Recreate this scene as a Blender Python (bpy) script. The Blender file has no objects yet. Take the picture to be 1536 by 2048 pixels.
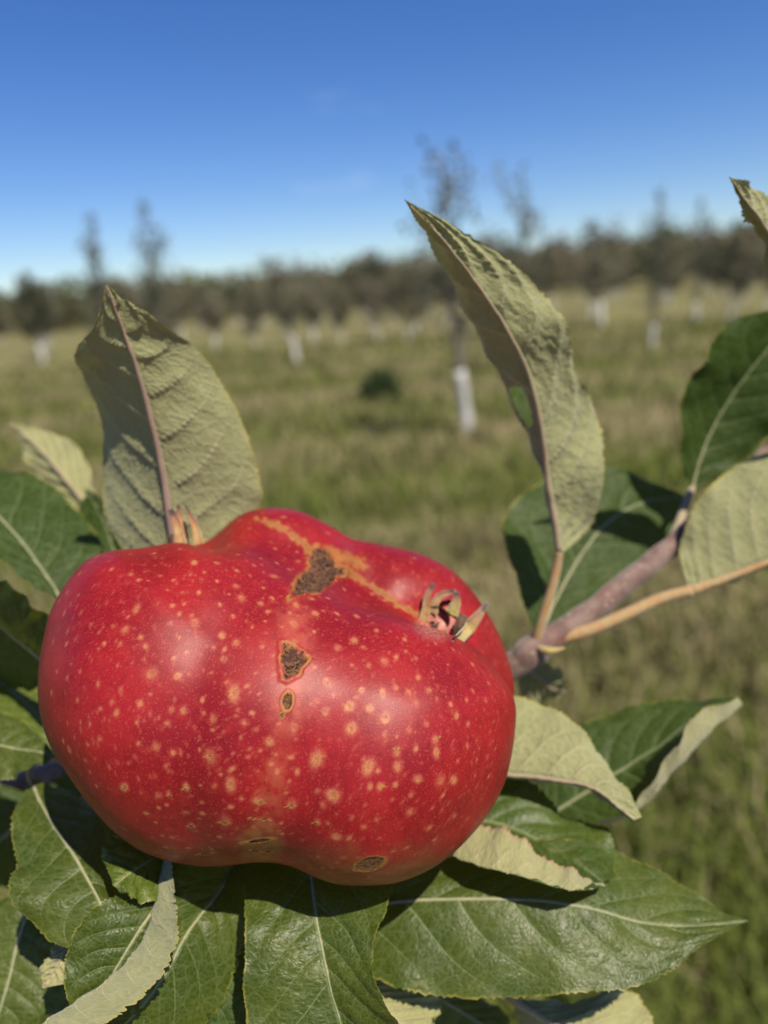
import bpy, math, random
import numpy as np
from mathutils import Vector, Matrix, kdtree

random.seed(7)
RNG = np.random.default_rng(7)
scene = bpy.context.scene
COL = scene.collection

# ------------------------------------------------------------------ camera
F = 1536.0                        # focal length in photo pixels
PITCH, ROLL, CAM_Z = math.radians(15.8), math.radians(4.3), 1.42
fw = Vector((0, math.cos(PITCH), -math.sin(PITCH)))
r0 = Vector((1, 0, 0)); u0 = r0.cross(fw)
cr = r0 * math.cos(ROLL) - u0 * math.sin(ROLL)
cu = r0 * math.sin(ROLL) + u0 * math.cos(ROLL)
CAM = Vector((0, 0, CAM_Z))
cam_data = bpy.data.cameras.new('camera')
cam = bpy.data.objects.new('camera', cam_data); COL.objects.link(cam)
cam.matrix_world = Matrix(((cr.x, cu.x, -fw.x, CAM.x), (cr.y, cu.y, -fw.y, CAM.y), (cr.z, cu.z, -fw.z, CAM.z), (0, 0, 0, 1)))
cam_data.sensor_fit = 'VERTICAL'; cam_data.sensor_height = 36.0; cam_data.sensor_width = 27.0
cam_data.lens = 27.0
cam_data.clip_start = 0.005; cam_data.clip_end = 6000
cam_data.dof.use_dof = True; cam_data.dof.focus_distance = 0.148; cam_data.dof.aperture_fstop = 8.8
scene.camera = cam

# ------------------------------------------------------------------ sky and sun
SUN_EL, SUN_AZ = math.radians(56), math.radians(35)      # azimuth: to the right of straight behind the camera
S = Vector((math.sin(SUN_AZ) * math.cos(SUN_EL), -math.cos(SUN_AZ) * math.cos(SUN_EL), math.sin(SUN_EL)))
world = bpy.data.worlds.new('World'); scene.world = world; world.use_nodes = True
wn = world.node_tree; wn.nodes.clear()
w_out = wn.nodes.new('ShaderNodeOutputWorld'); w_bg = wn.nodes.new('ShaderNodeBackground')
w_sky = wn.nodes.new('ShaderNodeTexSky'); w_sky.sky_type = 'NISHITA'; w_sky.sun_disc = False
w_sky.sun_elevation = SUN_EL; w_sky.sun_rotation = math.atan2(S.x, S.y)
w_sky.altitude = 900; w_sky.air_density = 1.0; w_sky.dust_density = 0.5; w_sky.ozone_density = 4.0
w_hs = wn.nodes.new('ShaderNodeHueSaturation'); w_hs.inputs['Saturation'].default_value = 1.27; w_hs.inputs['Hue'].default_value = 0.5145; w_hs.inputs['Value'].default_value = 1.0
wn.links.new(w_sky.outputs[0], w_hs.inputs['Color'])
# a few faint wisps of cloud low in the sky
def wn_math(op, a, b):
    x = wn.nodes.new('ShaderNodeMath'); x.operation = op; x.use_clamp = op == 'MULTIPLY'
    for sk, v in zip(x.inputs, (a, b)):
        if hasattr(v, 'is_output'): wn.links.new(v, sk)
        else: sk.default_value = v
    return x.outputs[0]
w_tc = wn.nodes.new('ShaderNodeTexCoord'); w_mp = wn.nodes.new('ShaderNodeMapping'); w_mp.inputs['Scale'].default_value = (5, 5, 26)
w_mp.inputs['Location'].default_value = (2.1, 0.7, 1.3)
w_nz = wn.nodes.new('ShaderNodeTexNoise'); w_nz.inputs['Scale'].default_value = 1.0; w_nz.inputs['Detail'].default_value = 5
wn.links.new(w_tc.outputs['Generated'], w_mp.inputs[0]); wn.links.new(w_mp.outputs[0], w_nz.inputs['Vector'])
w_mx = wn.nodes.new('ShaderNodeMix'); w_mx.data_type = 'RGBA'
wn.links.new(wn_math('MULTIPLY', wn_math('SUBTRACT', w_nz.outputs[0], 0.63), 1.3), w_mx.inputs[0])
wn.links.new(w_hs.outputs[0], w_mx.inputs[6]); w_mx.inputs[7].default_value = (6.5, 7.2, 8.4, 1)
wn.links.new(w_mx.outputs[2], w_bg.inputs[0]); wn.links.new(w_bg.outputs[0], w_out.inputs[0])
w_bg.inputs[1].default_value = 0.088
sun_data = bpy.data.lights.new('sun', 'SUN'); sun_data.energy = 5.0; sun_data.angle = math.radians(0.53)
sun_data.color = (1.0, 0.90, 0.74)
sun = bpy.data.objects.new('sun', sun_data); COL.objects.link(sun)
sun.rotation_euler = S.to_track_quat('Z', 'Y').to_euler(); sun.location = (0, 0, 30)
vs = scene.view_settings
vs.view_transform = 'Standard'; vs.look = 'None'; vs.exposure = 0.50; vs.gamma = 1.0
vs.use_curve_mapping = False

# ------------------------------------------------------------------ helpers
CRn = np.array(cr); CUn = np.array(cu); FWn = np.array(fw); CAMn = np.array(CAM)
def P(px, py, d):
    return CAMn + CRn * ((px - 768) / F * d) + CUn * (-(py - 1024) / F * d) + FWn * d
def PP(a):
    a = np.asarray(a, float)
    d = a[..., 2:3]
    return CAMn + CRn * ((a[..., 0:1] - 768) / F * d) - CUn * ((a[..., 1:2] - 1024) / F * d) + FWn * d
def G(px, py):
    v = CRn * ((px - 768) / F) - CUn * ((py - 1024) / F) + FWn
    t = -CAM_Z / v[2]
    return CAMn + v * t
def mesh_from(name, verts, faces, smooth=True):
    verts = np.ascontiguousarray(verts, dtype=np.float32); me = bpy.data.meshes.new(name)
    faces = np.ascontiguousarray(faces, dtype=np.int32)
    n, k = faces.shape
    me.vertices.add(len(verts)); me.vertices.foreach_set('co', verts.ravel())
    me.loops.add(n * k); me.loops.foreach_set('vertex_index', faces.ravel())
    me.polygons.add(n); me.polygons.foreach_set('loop_start', np.arange(0, n * k, k, dtype=np.int32))
    me.polygons.foreach_set('use_smooth', np.full(n, smooth, dtype=bool))
    me.update(calc_edges=True); me.validate()
    return me
def obj(name, me, mat=None, parent=None):
    o = bpy.data.objects.new(name, me)
    if mat is not None and me is not None:
        me.materials.clear(); me.materials.append(mat)
    COL.objects.link(o); o.parent = parent
    return o
def tag(o, label=None, cat=None, group=None, kind=None):
    for k, v in (('label', label), ('category', cat), ('group', group), ('kind', kind)):
        if v: o[k] = v
    return o
def fattr(me, name, data):
    a = me.attributes.new(name, 'FLOAT', 'POINT'); a.data.foreach_set('value', np.ascontiguousarray(data, dtype=np.float32).ravel())
def vattr(me, name, data):
    a = me.attributes.new(name, 'FLOAT_VECTOR', 'POINT'); a.data.foreach_set('vector', np.ascontiguousarray(data, dtype=np.float32).ravel())
def catmull(pts, n=None, ts=None):
    """Catmull-Rom through pts (k,3); ts in 0..1 by index."""
    pts = np.asarray(pts, float); k = len(pts)
    if ts is None: ts = np.linspace(0, 1, n)
    ext = np.vstack([2 * pts[0] - pts[1], pts, 2 * pts[-1] - pts[-2]])
    x = np.clip(ts * (k - 1), 0, k - 1 - 1e-9); i = x.astype(int); f = (x - i)[:, None]
    p0, p1, p2, p3 = ext[i], ext[i + 1], ext[i + 2], ext[i + 3]
    return 0.5 * ((2 * p1) + (-p0 + p2) * f + (2 * p0 - 5 * p1 + 4 * p2 - p3) * f ** 2 + (-p0 + 3 * p1 - 3 * p2 + p3) * f ** 3)
def tube(path, radii, seg=10, cap=True):
    path = np.asarray(path, float); n = len(path)
    radii = np.broadcast_to(np.asarray(radii, float), (n,))
    T = np.gradient(path, axis=0); T /= np.linalg.norm(T, axis=1)[:, None] + 1e-12
    ref = np.array([0.31, 0.52, 0.79]); N = np.zeros_like(path)
    v = np.cross(T[0], ref); v /= np.linalg.norm(v); N[0] = v
    for i in range(1, n):
        v = N[i - 1] - T[i] * np.dot(N[i - 1], T[i]); N[i] = v / (np.linalg.norm(v) + 1e-12)
    B = np.cross(T, N); a = np.linspace(0, 2 * np.pi, seg, endpoint=False)
    V = path[:, None] + radii[:, None, None] * (np.cos(a)[None, :, None] * N[:, None] + np.sin(a)[None, :, None] * B[:, None])
    V = V.reshape(-1, 3); i = np.arange(n - 1)[:, None] * seg; j = np.arange(seg)[None]; j2 = (j + 1) % seg
    Fq = np.stack([i + j, i + j2, i + seg + j2, i + seg + j], -1).reshape(-1, 4)
    if cap:
        m = len(V); V = np.vstack([V, path[0], path[-1]]); e = (n - 1) * seg; jj = np.arange(seg)
        c0 = np.stack([np.full(seg, m), (jj + 1) % seg, jj, jj], -1)
        c1 = np.stack([np.full(seg, m + 1), e + jj, e + (jj + 1) % seg, e + (jj + 1) % seg], -1)
        tri = np.vstack([c0, c1])
        return V, Fq, tri[:, :3]
    return V, Fq, np.zeros((0, 3), int)
def tube_mesh(name, path, radii, seg=10):
    V, Fq, tri = tube(path, radii, seg)
    t = np.vstack([Fq[:, [0, 1, 2]], Fq[:, [0, 2, 3]], tri])
    return mesh_from(name, V, t)
def vnoise(p, seed=0):
    """smooth value noise on (n,3) points"""
    p = np.asarray(p, float); i = np.floor(p).astype(np.int64); f = p - i; f = f * f * (3 - 2 * f)
    def h(ix, iy, iz):
        n = (ix * 374761393 + iy * 668265263 + iz * 2147483647 + seed * 974711) & 0x7fffffff
        n = ((n ^ (n >> 13)) * 1274126177) & 0x7fffffff
        return ((n ^ (n >> 16)) & 0xffff) / 65535.0
    r = 0
    for dx in (0, 1):
        for dy in (0, 1):
            for dz in (0, 1):
                w = (f[:, 0] if dx else 1 - f[:, 0]) * (f[:, 1] if dy else 1 - f[:, 1]) * (f[:, 2] if dz else 1 - f[:, 2])
                r = r + w * h(i[:, 0] + dx, i[:, 1] + dy, i[:, 2] + dz)
    return r
def smooth(a, b, x):
    t = np.clip((x - a) / (b - a), 0, 1); return t * t * (3 - 2 * t)

class NB:
    """tiny node builder"""
    def __init__(s, name):
        s.m = bpy.data.materials.new(name); s.m.use_nodes = True; s.t = s.m.node_tree; s.t.nodes.clear()
        s.out = s.t.nodes.new('ShaderNodeOutputMaterial')
    def n(s, typ, **kw):
        x = s.t.nodes.new('ShaderNode' + typ)
        for k, v in kw.items(): setattr(x, k, v)
        return x
    def link(s, a, b): s.t.links.new(a, b)
    def put(s, sock, v):
        if hasattr(v, 'is_output'): s.link(v, sock)
        elif isinstance(v, (tuple, list)) and len(v) == 3 and sock.type == 'RGBA': sock.default_value = (*v, 1)
        else: sock.default_value = v
    def math(s, op, a, b=0.0, c=0.0, clamp=False):
        x = s.n('Math', operation=op, use_clamp=clamp)
        s.put(x.inputs[0], a); s.put(x.inputs[1], b); s.put(x.inputs[2], c); return x.outputs[0]
    def ss(s, v, a, b, lo=0.0, hi=1.0):
        x = s.n('MapRange', interpolation_type='SMOOTHSTEP')
        s.put(x.inputs[0], v); s.put(x.inputs[1], a); s.put(x.inputs[2], b); s.put(x.inputs[3], lo); s.put(x.inputs[4], hi); return x.outputs[0]
    def mix(s, f, a, b, mode='MIX'):
        x = s.n('Mix', data_type='RGBA', blend_type=mode)
        s.put(x.inputs[0], f); s.put(x.inputs[6], a); s.put(x.inputs[7], b); return x.outputs[2]
    def attr(s, name, out='Fac'):
        x = s.n('Attribute', attribute_name=name); return x.outputs[out]
    def noise(s, vec, scale, detail=3.0, rough=0.55, out=0, dist=0.0):
        x = s.n('TexNoise'); s.link(vec, x.inputs['Vector']) if vec is not None else None
        x.inputs['Scale'].default_value = scale; x.inputs['Detail'].default_value = detail
        x.inputs['Roughness'].default_value = rough; x.inputs['Distortion'].default_value = dist
        return x.outputs[out]
    def voro(s, vec, scale, feature='DISTANCE_TO_EDGE', out='Distance', rnd=1.0):
        x = s.n('TexVoronoi', feature=feature); s.link(vec, x.inputs['Vector']); x.inputs['Scale'].default_value = scale
        x.inputs['Randomness'].default_value = rnd
        return x.outputs[out]
    def bump(s, h, strength, dist, normal=None):
        x = s.n('Bump'); s.put(x.inputs['Strength'], strength); s.put(x.inputs['Distance'], dist); s.link(h, x.inputs['Height'])
        if normal is not None: s.link(normal, x.inputs['Normal'])
        return x.outputs[0]
    def bsdf(s, col, rough=0.5, spec=0.5, normal=None, k=0.78, **kw):
        col = s.mix(1.0, col, (k, k, k), 'MULTIPLY')
        x = s.n('BsdfPrincipled'); s.put(x.inputs['Base Color'], col); s.put(x.inputs['Roughness'], rough)
        s.put(x.inputs['Specular IOR Level'], spec)
        if normal is not None: s.link(normal, x.inputs['Normal'])
        for k, v in kw.items(): s.put(x.inputs[k.replace('_', ' ')], v)
        return x.outputs[0]
    def done(s, sh):
        s.link(sh, s.out.inputs[0]); return s.m

# ------------------------------------------------------------------ materials
def mat_leaf(name, top, top2, tvein, under, uvein, yellow=0.0, gloss=0.30, rim=(0.42, 0.36, 0.09), spec=0.32):
    b = NB(name)
    uv = b.attr('leaf_uv', 'Vector'); mm = b.attr('leaf_mm', 'Vector')
    sep = b.n('SeparateXYZ'); b.link(uv, sep.inputs[0]); u, v = sep.outputs[0], sep.outputs[1]
    au = b.math('ABSOLUTE', u)
    lv = b.attr('lateral')
    lv = b.math('ADD', lv, b.math('MULTIPLY', b.math('GREATER_THAN', u, 0.0), 0.43))
    fr = b.math('ABSOLUTE', b.math('SUBTRACT', b.math('FRACT', lv), 0.5))
    wid = b.math('SUBTRACT', 0.040, b.math('MULTIPLY', au, 0.026))
    vein = b.math('SUBTRACT', 1.0, b.ss(b.math('DIVIDE', fr, wid), 0.25, 1.15), clamp=True)
    vein = b.math('MULTIPLY', vein, b.ss(au, 0.98, 0.72))
    mid = b.math('SUBTRACT', 1.0, b.ss(b.math('ABSOLUTE', b.attr('mid_mm')), 0.25, 0.7))
    vein = b.math('MAXIMUM', vein, mid)
    mmd = b.n('VectorMath', operation='ADD'); b.link(mm, mmd.inputs[0])
    nz = b.noise(mm, 0.5, 2, out=1)
    sc = b.n('VectorMath', operation='SCALE'); b.link(nz, sc.inputs[0]); sc.inputs['Scale'].default_value = 1.6; b.link(sc.outputs[0], mmd.inputs[1])
    r1 = b.voro(mmd.outputs[0], 0.30); r2 = b.voro(mmd.outputs[0], 0.85)
    ret1 = b.math('SUBTRACT', 1.0, b.ss(r1, 0.0, 0.075)); ret2 = b.math('SUBTRACT', 1.0, b.ss(r2, 0.0, 0.14))
    ret = b.math('MAXIMUM', ret1, b.math('MULTIPLY', ret2, 0.6))
    edge = b.ss(b.math('ADD', au, b.math('MULTIPLY', b.math('SUBTRACT', b.noise(mm, 1.2, 2), 0.5), 0.03)), 0.966, 0.992)
    geo = b.n('NewGeometry'); tc = geo.outputs['Position']
    big = b.noise(mm, 0.06, 3); fine = b.noise(mm, 6.0, 2)
    # upper side
    ct = b.mix(b.ss(big, 0.35, 0.7), top, top2)
    ct = b.mix(b.math('MULTIPLY', b.ss(b.noise(mm, 0.13, 3), 0.56, 0.72), yellow), ct, (0.24, 0.25, 0.03))
    ct = b.mix(b.math('MULTIPLY', fine, 0.35), ct, (0.02, 0.05, 0.01))
    spots = b.ss(b.noise(mm, 0.42, 3, 0.6), 0.735, 0.78)
    ct = b.mix(b.math('MULTIPLY', spots, 0.6), ct, (0.16, 0.10, 0.035))
    ct = b.mix(b.math('MULTIPLY', ret, 0.36), ct, tvein)
    ct = b.mix(b.math('MULTIPLY', vein, 0.75), ct, tvein)
    ct = b.mix(b.math('MULTIPLY', b.math('MULTIPLY', edge, b.ss(b.noise(mm, 0.3, 2), 0.3, 0.65)), 0.8), ct, (0.30, 0.27, 0.05))
    h = b.math('SUBTRACT', b.math('MULTIPLY', b.ss(r2, 0.0, 0.35), 0.7), b.math('MULTIPLY', vein, 0.9))
    h = b.math('ADD', h, b.math('MULTIPLY', b.ss(r1, 0.0, 0.3), 0.6))
    nt = b.bump(h, 0.45, 0.00018)
    rt = b.math('ADD', gloss, b.math('MULTIPLY', b.noise(mm, 0.25, 3), 0.28))
    s_top = b.bsdf(ct, rt, spec, nt)
    tl = b.n('BsdfTranslucent'); b.put(tl.inputs[0], (0.21, 0.24, 0.016)); b.link(nt, tl.inputs['Normal'])
    m1 = b.n('MixShader'); m1.inputs[0].default_value = 0.20; b.link(s_top, m1.inputs[1]); b.link(tl.outputs[0], m1.inputs[2])
    # woolly under side
    cb = b.mix(b.ss(big, 0.3, 0.75), under, tuple(c * 0.86 for c in under))
    cb = b.mix(b.math('MULTIPLY', fine, 0.25), cb, tuple(c * 0.6 for c in under))
    cb = b.mix(b.math('MULTIPLY', ret, 0.30), cb, uvein)
    cb = b.mix(b.math('MULTIPLY', vein, 0.9), cb, uvein)
    cb = b.mix(b.math('MULTIPLY', edge, 0.8), cb, rim)
    hb = b.math('SUBTRACT', b.math('MULTIPLY', b.ss(r1, 0.0, 0.25), 0.55), b.math('MULTIPLY', fine, 0.5))
    hb = b.math('ADD', hb, b.math('MULTIPLY', b.ss(r2, 0.0, 0.4), 0.5))
    nb_ = b.bump(hb, 0.8, 0.00030)
    s_bot = b.bsdf(cb, 0.85, 0.15, nb_, Sheen_Weight=0.25, Sheen_Roughness=0.5)
    tl2 = b.n('BsdfTranslucent'); b.put(tl2.inputs[0], (0.18, 0.22, 0.04))
    m2 = b.n('MixShader'); m2.inputs[0].default_value = 0.09; b.link(s_bot, m2.inputs[1]); b.link(tl2.outputs[0], m2.inputs[2])
    mx = b.n('MixShader'); b.link(geo.outputs['Backfacing'], mx.inputs[0]); b.link(m1.outputs[0], mx.inputs[1]); b.link(m2.outputs[0], mx.inputs[2])
    return b.done(mx.outputs[0])
M_LEAF = mat_leaf('leaf_green', (0.048, 0.074, 0.004), (0.084, 0.106, 0.005), (0.17, 0.22, 0.085), (0.335, 0.345, 0.16), (0.50, 0.45, 0.27), yellow=0.15)
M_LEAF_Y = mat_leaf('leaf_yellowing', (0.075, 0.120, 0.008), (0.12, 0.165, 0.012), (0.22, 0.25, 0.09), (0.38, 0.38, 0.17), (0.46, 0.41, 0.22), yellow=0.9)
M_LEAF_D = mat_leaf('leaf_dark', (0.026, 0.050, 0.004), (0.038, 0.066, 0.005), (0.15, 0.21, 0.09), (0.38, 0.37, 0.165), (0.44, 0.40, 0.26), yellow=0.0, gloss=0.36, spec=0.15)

M_LEAF_P = mat_leaf('leaf_pink_edged', (0.045, 0.085, 0.010), (0.065, 0.105, 0.012), (0.17, 0.22, 0.085), (0.37, 0.36, 0.16), (0.50, 0.45, 0.27), yellow=0.2, rim=(0.40, 0.17, 0.12))

def mat_stem(name, c1, c2, fuzz=0.4, scale=400):
    b = NB(name); tc = b.n('TexCoord').outputs['Object']
    n1 = b.noise(tc, scale, 4); n2 = b.noise(tc, scale * 8, 2)
    c = b.mix(b.ss(n1, 0.35, 0.65), c1, c2); c = b.mix(b.math('MULTIPLY', n2, 0.3), c, tuple(x * 0.5 for x in c1))
    return b.done(b.bsdf(c, 0.75, 0.25, b.bump(n2, 0.4, 0.0002), Sheen_Weight=fuzz, Sheen_Roughness=0.4))
def mat_twig():
    b = NB('twig_bark'); tc = b.n('NewGeometry').outputs['Position']
    n1 = b.noise(tc, 260, 4); n2 = b.noise(tc, 3200, 2); vo = b.voro(tc, 330, 'F1'); len_ = b.math('SUBTRACT', 1.0, b.ss(vo, 0.10, 0.20))
    c = b.mix(b.ss(n1, 0.35, 0.65), (0.19, 0.115, 0.095), (0.30, 0.21, 0.175)); c = b.mix(b.math('MULTIPLY', n2, 0.4), c, (0.10, 0.06, 0.05))
    c = b.mix(b.ss(b.noise(tc, 120, 3), 0.52, 0.66, 0, 0.5), c, (0.20, 0.08, 0.05)); c = b.mix(b.math('MULTIPLY', len_, 0.7), c, (0.42, 0.33, 0.25))
    h = b.math('ADD', b.math('MULTIPLY', n2, 0.6), b.math('ADD', n1, b.math('MULTIPLY', len_, 0.8)))
    return b.done(b.bsdf(c, 0.78, 0.2, b.bump(h, 0.6, 0.0004), Sheen_Weight=0.3, Sheen_Roughness=0.4))
M_TWIG = mat_twig()
M_PET = mat_stem('petiole', (0.46, 0.26, 0.11), (0.44, 0.34, 0.17), 0.35)
M_MID = mat_stem('midrib', (0.40, 0.31, 0.20), (0.42, 0.36, 0.22), 0.3)
M_MIDP = mat_stem('midrib_pinkish', (0.36, 0.23, 0.18), (0.38, 0.28, 0.20), 0.3)
M_MIDT = mat_stem('midrib_upper', (0.34, 0.33, 0.19), (0.40, 0.37, 0.22), 0.2)
M_BARK = mat_stem('bark', (0.17, 0.15, 0.13), (0.27, 0.24, 0.20), 0.0, 40)
M_WHITE = mat_stem('white_paint', (0.78, 0.77, 0.74), (0.64, 0.63, 0.60), 0.0, 12)
def mat_sepal(name, c1, c2):
    b = NB(name); tc = b.n('TexCoord').outputs['Object']; n1 = b.noise(tc, 600, 4); n2 = b.noise(tc, 4000, 2); al = b.attr('along')
    c = b.mix(b.ss(n1, 0.35, 0.65), c1, c2); c = b.mix(b.ss(al, 0.3, 0.75, 0.0, 0.75), c, (0.26, 0.10, 0.075))
    c = b.mix(b.ss(b.math('ADD', al, b.math('MULTIPLY', b.math('SUBTRACT', n1, 0.5), 0.5)), 0.72, 0.95), c, (0.09, 0.055, 0.05))
    return b.done(b.bsdf(c, 0.8, 0.2, b.bump(n2, 0.5, 0.0002), Sheen_Weight=0.3))
M_SEPAL = mat_sepal('sepal', (0.46, 0.24, 0.09), (0.48, 0.34, 0.16))
M_SEPAL_G = mat_sepal('sepal_green', (0.46, 0.42, 0.13), (0.48, 0.33, 0.14))
M_CUP = mat_stem('calyx_cup', (0.40, 0.20, 0.06), (0.30, 0.16, 0.06), 0.3, 500)
M_SEPAL_D = mat_stem('sepal_dry', (0.10, 0.055, 0.035), (0.20, 0.12, 0.08), 0.2, 700)

def mat_ground():
    b = NB('grass_ground'); g = b.n('NewGeometry').outputs['Position']
    mp = b.n('Mapping'); b.link(g, mp.inputs[0]); mp.inputs['Scale'].default_value = (0.22, 1.0, 1); mp.inputs['Rotation'].default_value = (0, 0, 0.12)
    n1 = b.noise(mp.outputs[0], 0.42, 4); n2 = b.noise(g, 2.2, 4); n3 = b.noise(g, 22, 3)
    sp = b.n('SeparateXYZ'); b.link(g, sp.inputs[0])
    ph = b.math('ADD', b.math('ADD', b.math('MULTIPLY', sp.outputs[1], 0.25), b.math('MULTIPLY', sp.outputs[0], -0.02)), b.math('MULTIPLY', b.noise(g, 0.35, 3), 0.45))
    strip = b.math('SINE', b.math('MULTIPLY', b.math('SUBTRACT', ph, 0.87), 6.2832))
    n1 = b.math('ADD', b.math('MULTIPLY', n1, 0.6), b.math('ADD', 0.2, b.math('MULTIPLY', strip, 0.11)))
    c = b.mix(b.ss(n1, 0.36, 0.62), (0.125, 0.150, 0.035), (0.33, 0.28, 0.155))
    c = b.mix(b.ss(n2, 0.40, 0.70), c, (0.125, 0.135, 0.040))
    c = b.mix(b.math('MULTIPLY', b.ss(n3, 0.45, 0.7), 0.6), c, (0.33, 0.27, 0.14))
    return b.done(b.bsdf(c, 0.95, 0.1, b.bump(n3, 0.8, 0.05)))
M_GROUND = mat_ground()
def mat_tint(name, rough=0.8, transl=0.25):
    b = NB(name); c = b.attr('tint', 'Color')
    s1 = b.bsdf(c, rough, 0.2); tl = b.n('BsdfTranslucent'); b.link(c, tl.inputs[0])
    m = b.n('MixShader'); m.inputs[0].default_value = transl; b.link(s1, m.inputs[1]); b.link(tl.outputs[0], m.inputs[2])
    return b.done(m.outputs[0])
M_BLADE = mat_tint('grass_blade', 0.7, 0.3); M_FOL = mat_tint('orchard_foliage', 0.7, 0.25)

# ------------------------------------------------------------------ ground, grass
gs = 3000.0
gm = mesh_from('ground', [(-gs, -gs, 0), (gs, -gs, 0), (gs, gs, 0), (-gs, gs, 0)], [(0, 1, 2, 3)], False)
ground = tag(obj('ground', gm, M_GROUND), 'mown olive green and straw coloured orchard meadow', 'ground', kind='structure')

def col_attr(me, cols):
    a = me.color_attributes.new('tint', 'FLOAT_COLOR', 'POINT')
    a.data.foreach_set('color', np.ascontiguousarray(np.hstack([cols, np.ones((len(cols), 1))]), dtype=np.float32).ravel())
def build_grass():
    n = 150000
    r = 1.1 * (26 / 1.1) ** RNG.random(n) ** 0.9; a = (RNG.random(n) - 0.5) * math.radians(128)
    x, y = r * np.sin(a), r * np.cos(a)
    pat = vnoise(np.stack([x * 2.2, y * 2.2, 0 * x], 1), 3); pat2 = np.clip(0.5 + 0.38 * np.sin(6.2832 * (0.25 * y - 0.02 * x - 0.65 + 0.3 * vnoise(np.stack([x * .35, y * .35, 0 * x], 1), 4))) + 0.6 * (vnoise(np.stack([x * 0.5, y * 0.9, 0 * x + 5], 1), 4) - .5), 0, 1)
    keep = RNG.random(n) < 0.45 + 0.55 * pat; x, y, r, pat, pat2 = x[keep], y[keep], r[keep], pat[keep], pat2[keep]; n = len(x)
    h = (0.05 + 0.15 * RNG.random(n) ** 1.5) * (0.5 + 0.8 * pat) * (1 + 0.02 * r); w = (0.0022 + 0.0035 * RNG.random(n)) * (1 + 0.22 * r)
    th = RNG.random(n) * 2 * np.pi; lean = (0.2 + 0.9 * RNG.random(n)) * h
    dx, dy = np.cos(th), np.sin(th); wx, wy = -dy * w, dx * w
    base = np.stack([x, y, 0 * x], 1); W = np.stack([wx, wy, 0 * wx], 1); D = np.stack([dx, dy, 0 * dx], 1); Z = np.array([0, 0, 1.0])
    m = base + D * (lean * 0.3)[:, None] + Z * (h * 0.6)[:, None]; t = base + D * lean[:, None] + Z * h[:, None] * np.where(RNG.random(n) < .3, .7, 1)[:, None]
    V = np.stack([base - W, base + W, m - W * 0.8, m + W * 0.8, t], 1).reshape(-1, 3)
    i = np.arange(n)[:, None] * 5
    T = np.concatenate([i + np.array([[0, 1, 3]]), i + np.array([[0, 3, 2]]), i + np.array([[2, 3, 4]])])
    k = RNG.random(n); straw = (k < 0.08 + 0.85 * pat2)
    g = np.array([0.155, 0.190, 0.036]) * (0.8 + 0.45 * RNG.random((n, 1))); s = np.array([0.35, 0.305, 0.15]) * (0.75 + 0.4 * RNG.random((n, 1)))
    c = np.where(straw[:, None], s, g)
    me = mesh_from('grass', V, T, False); col_attr(me, np.repeat(c, 5, axis=0))
    tag(obj('grass', me, M_BLADE), 'tufts of green and straw coloured meadow grass', 'grass', kind='stuff')
build_grass()

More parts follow.
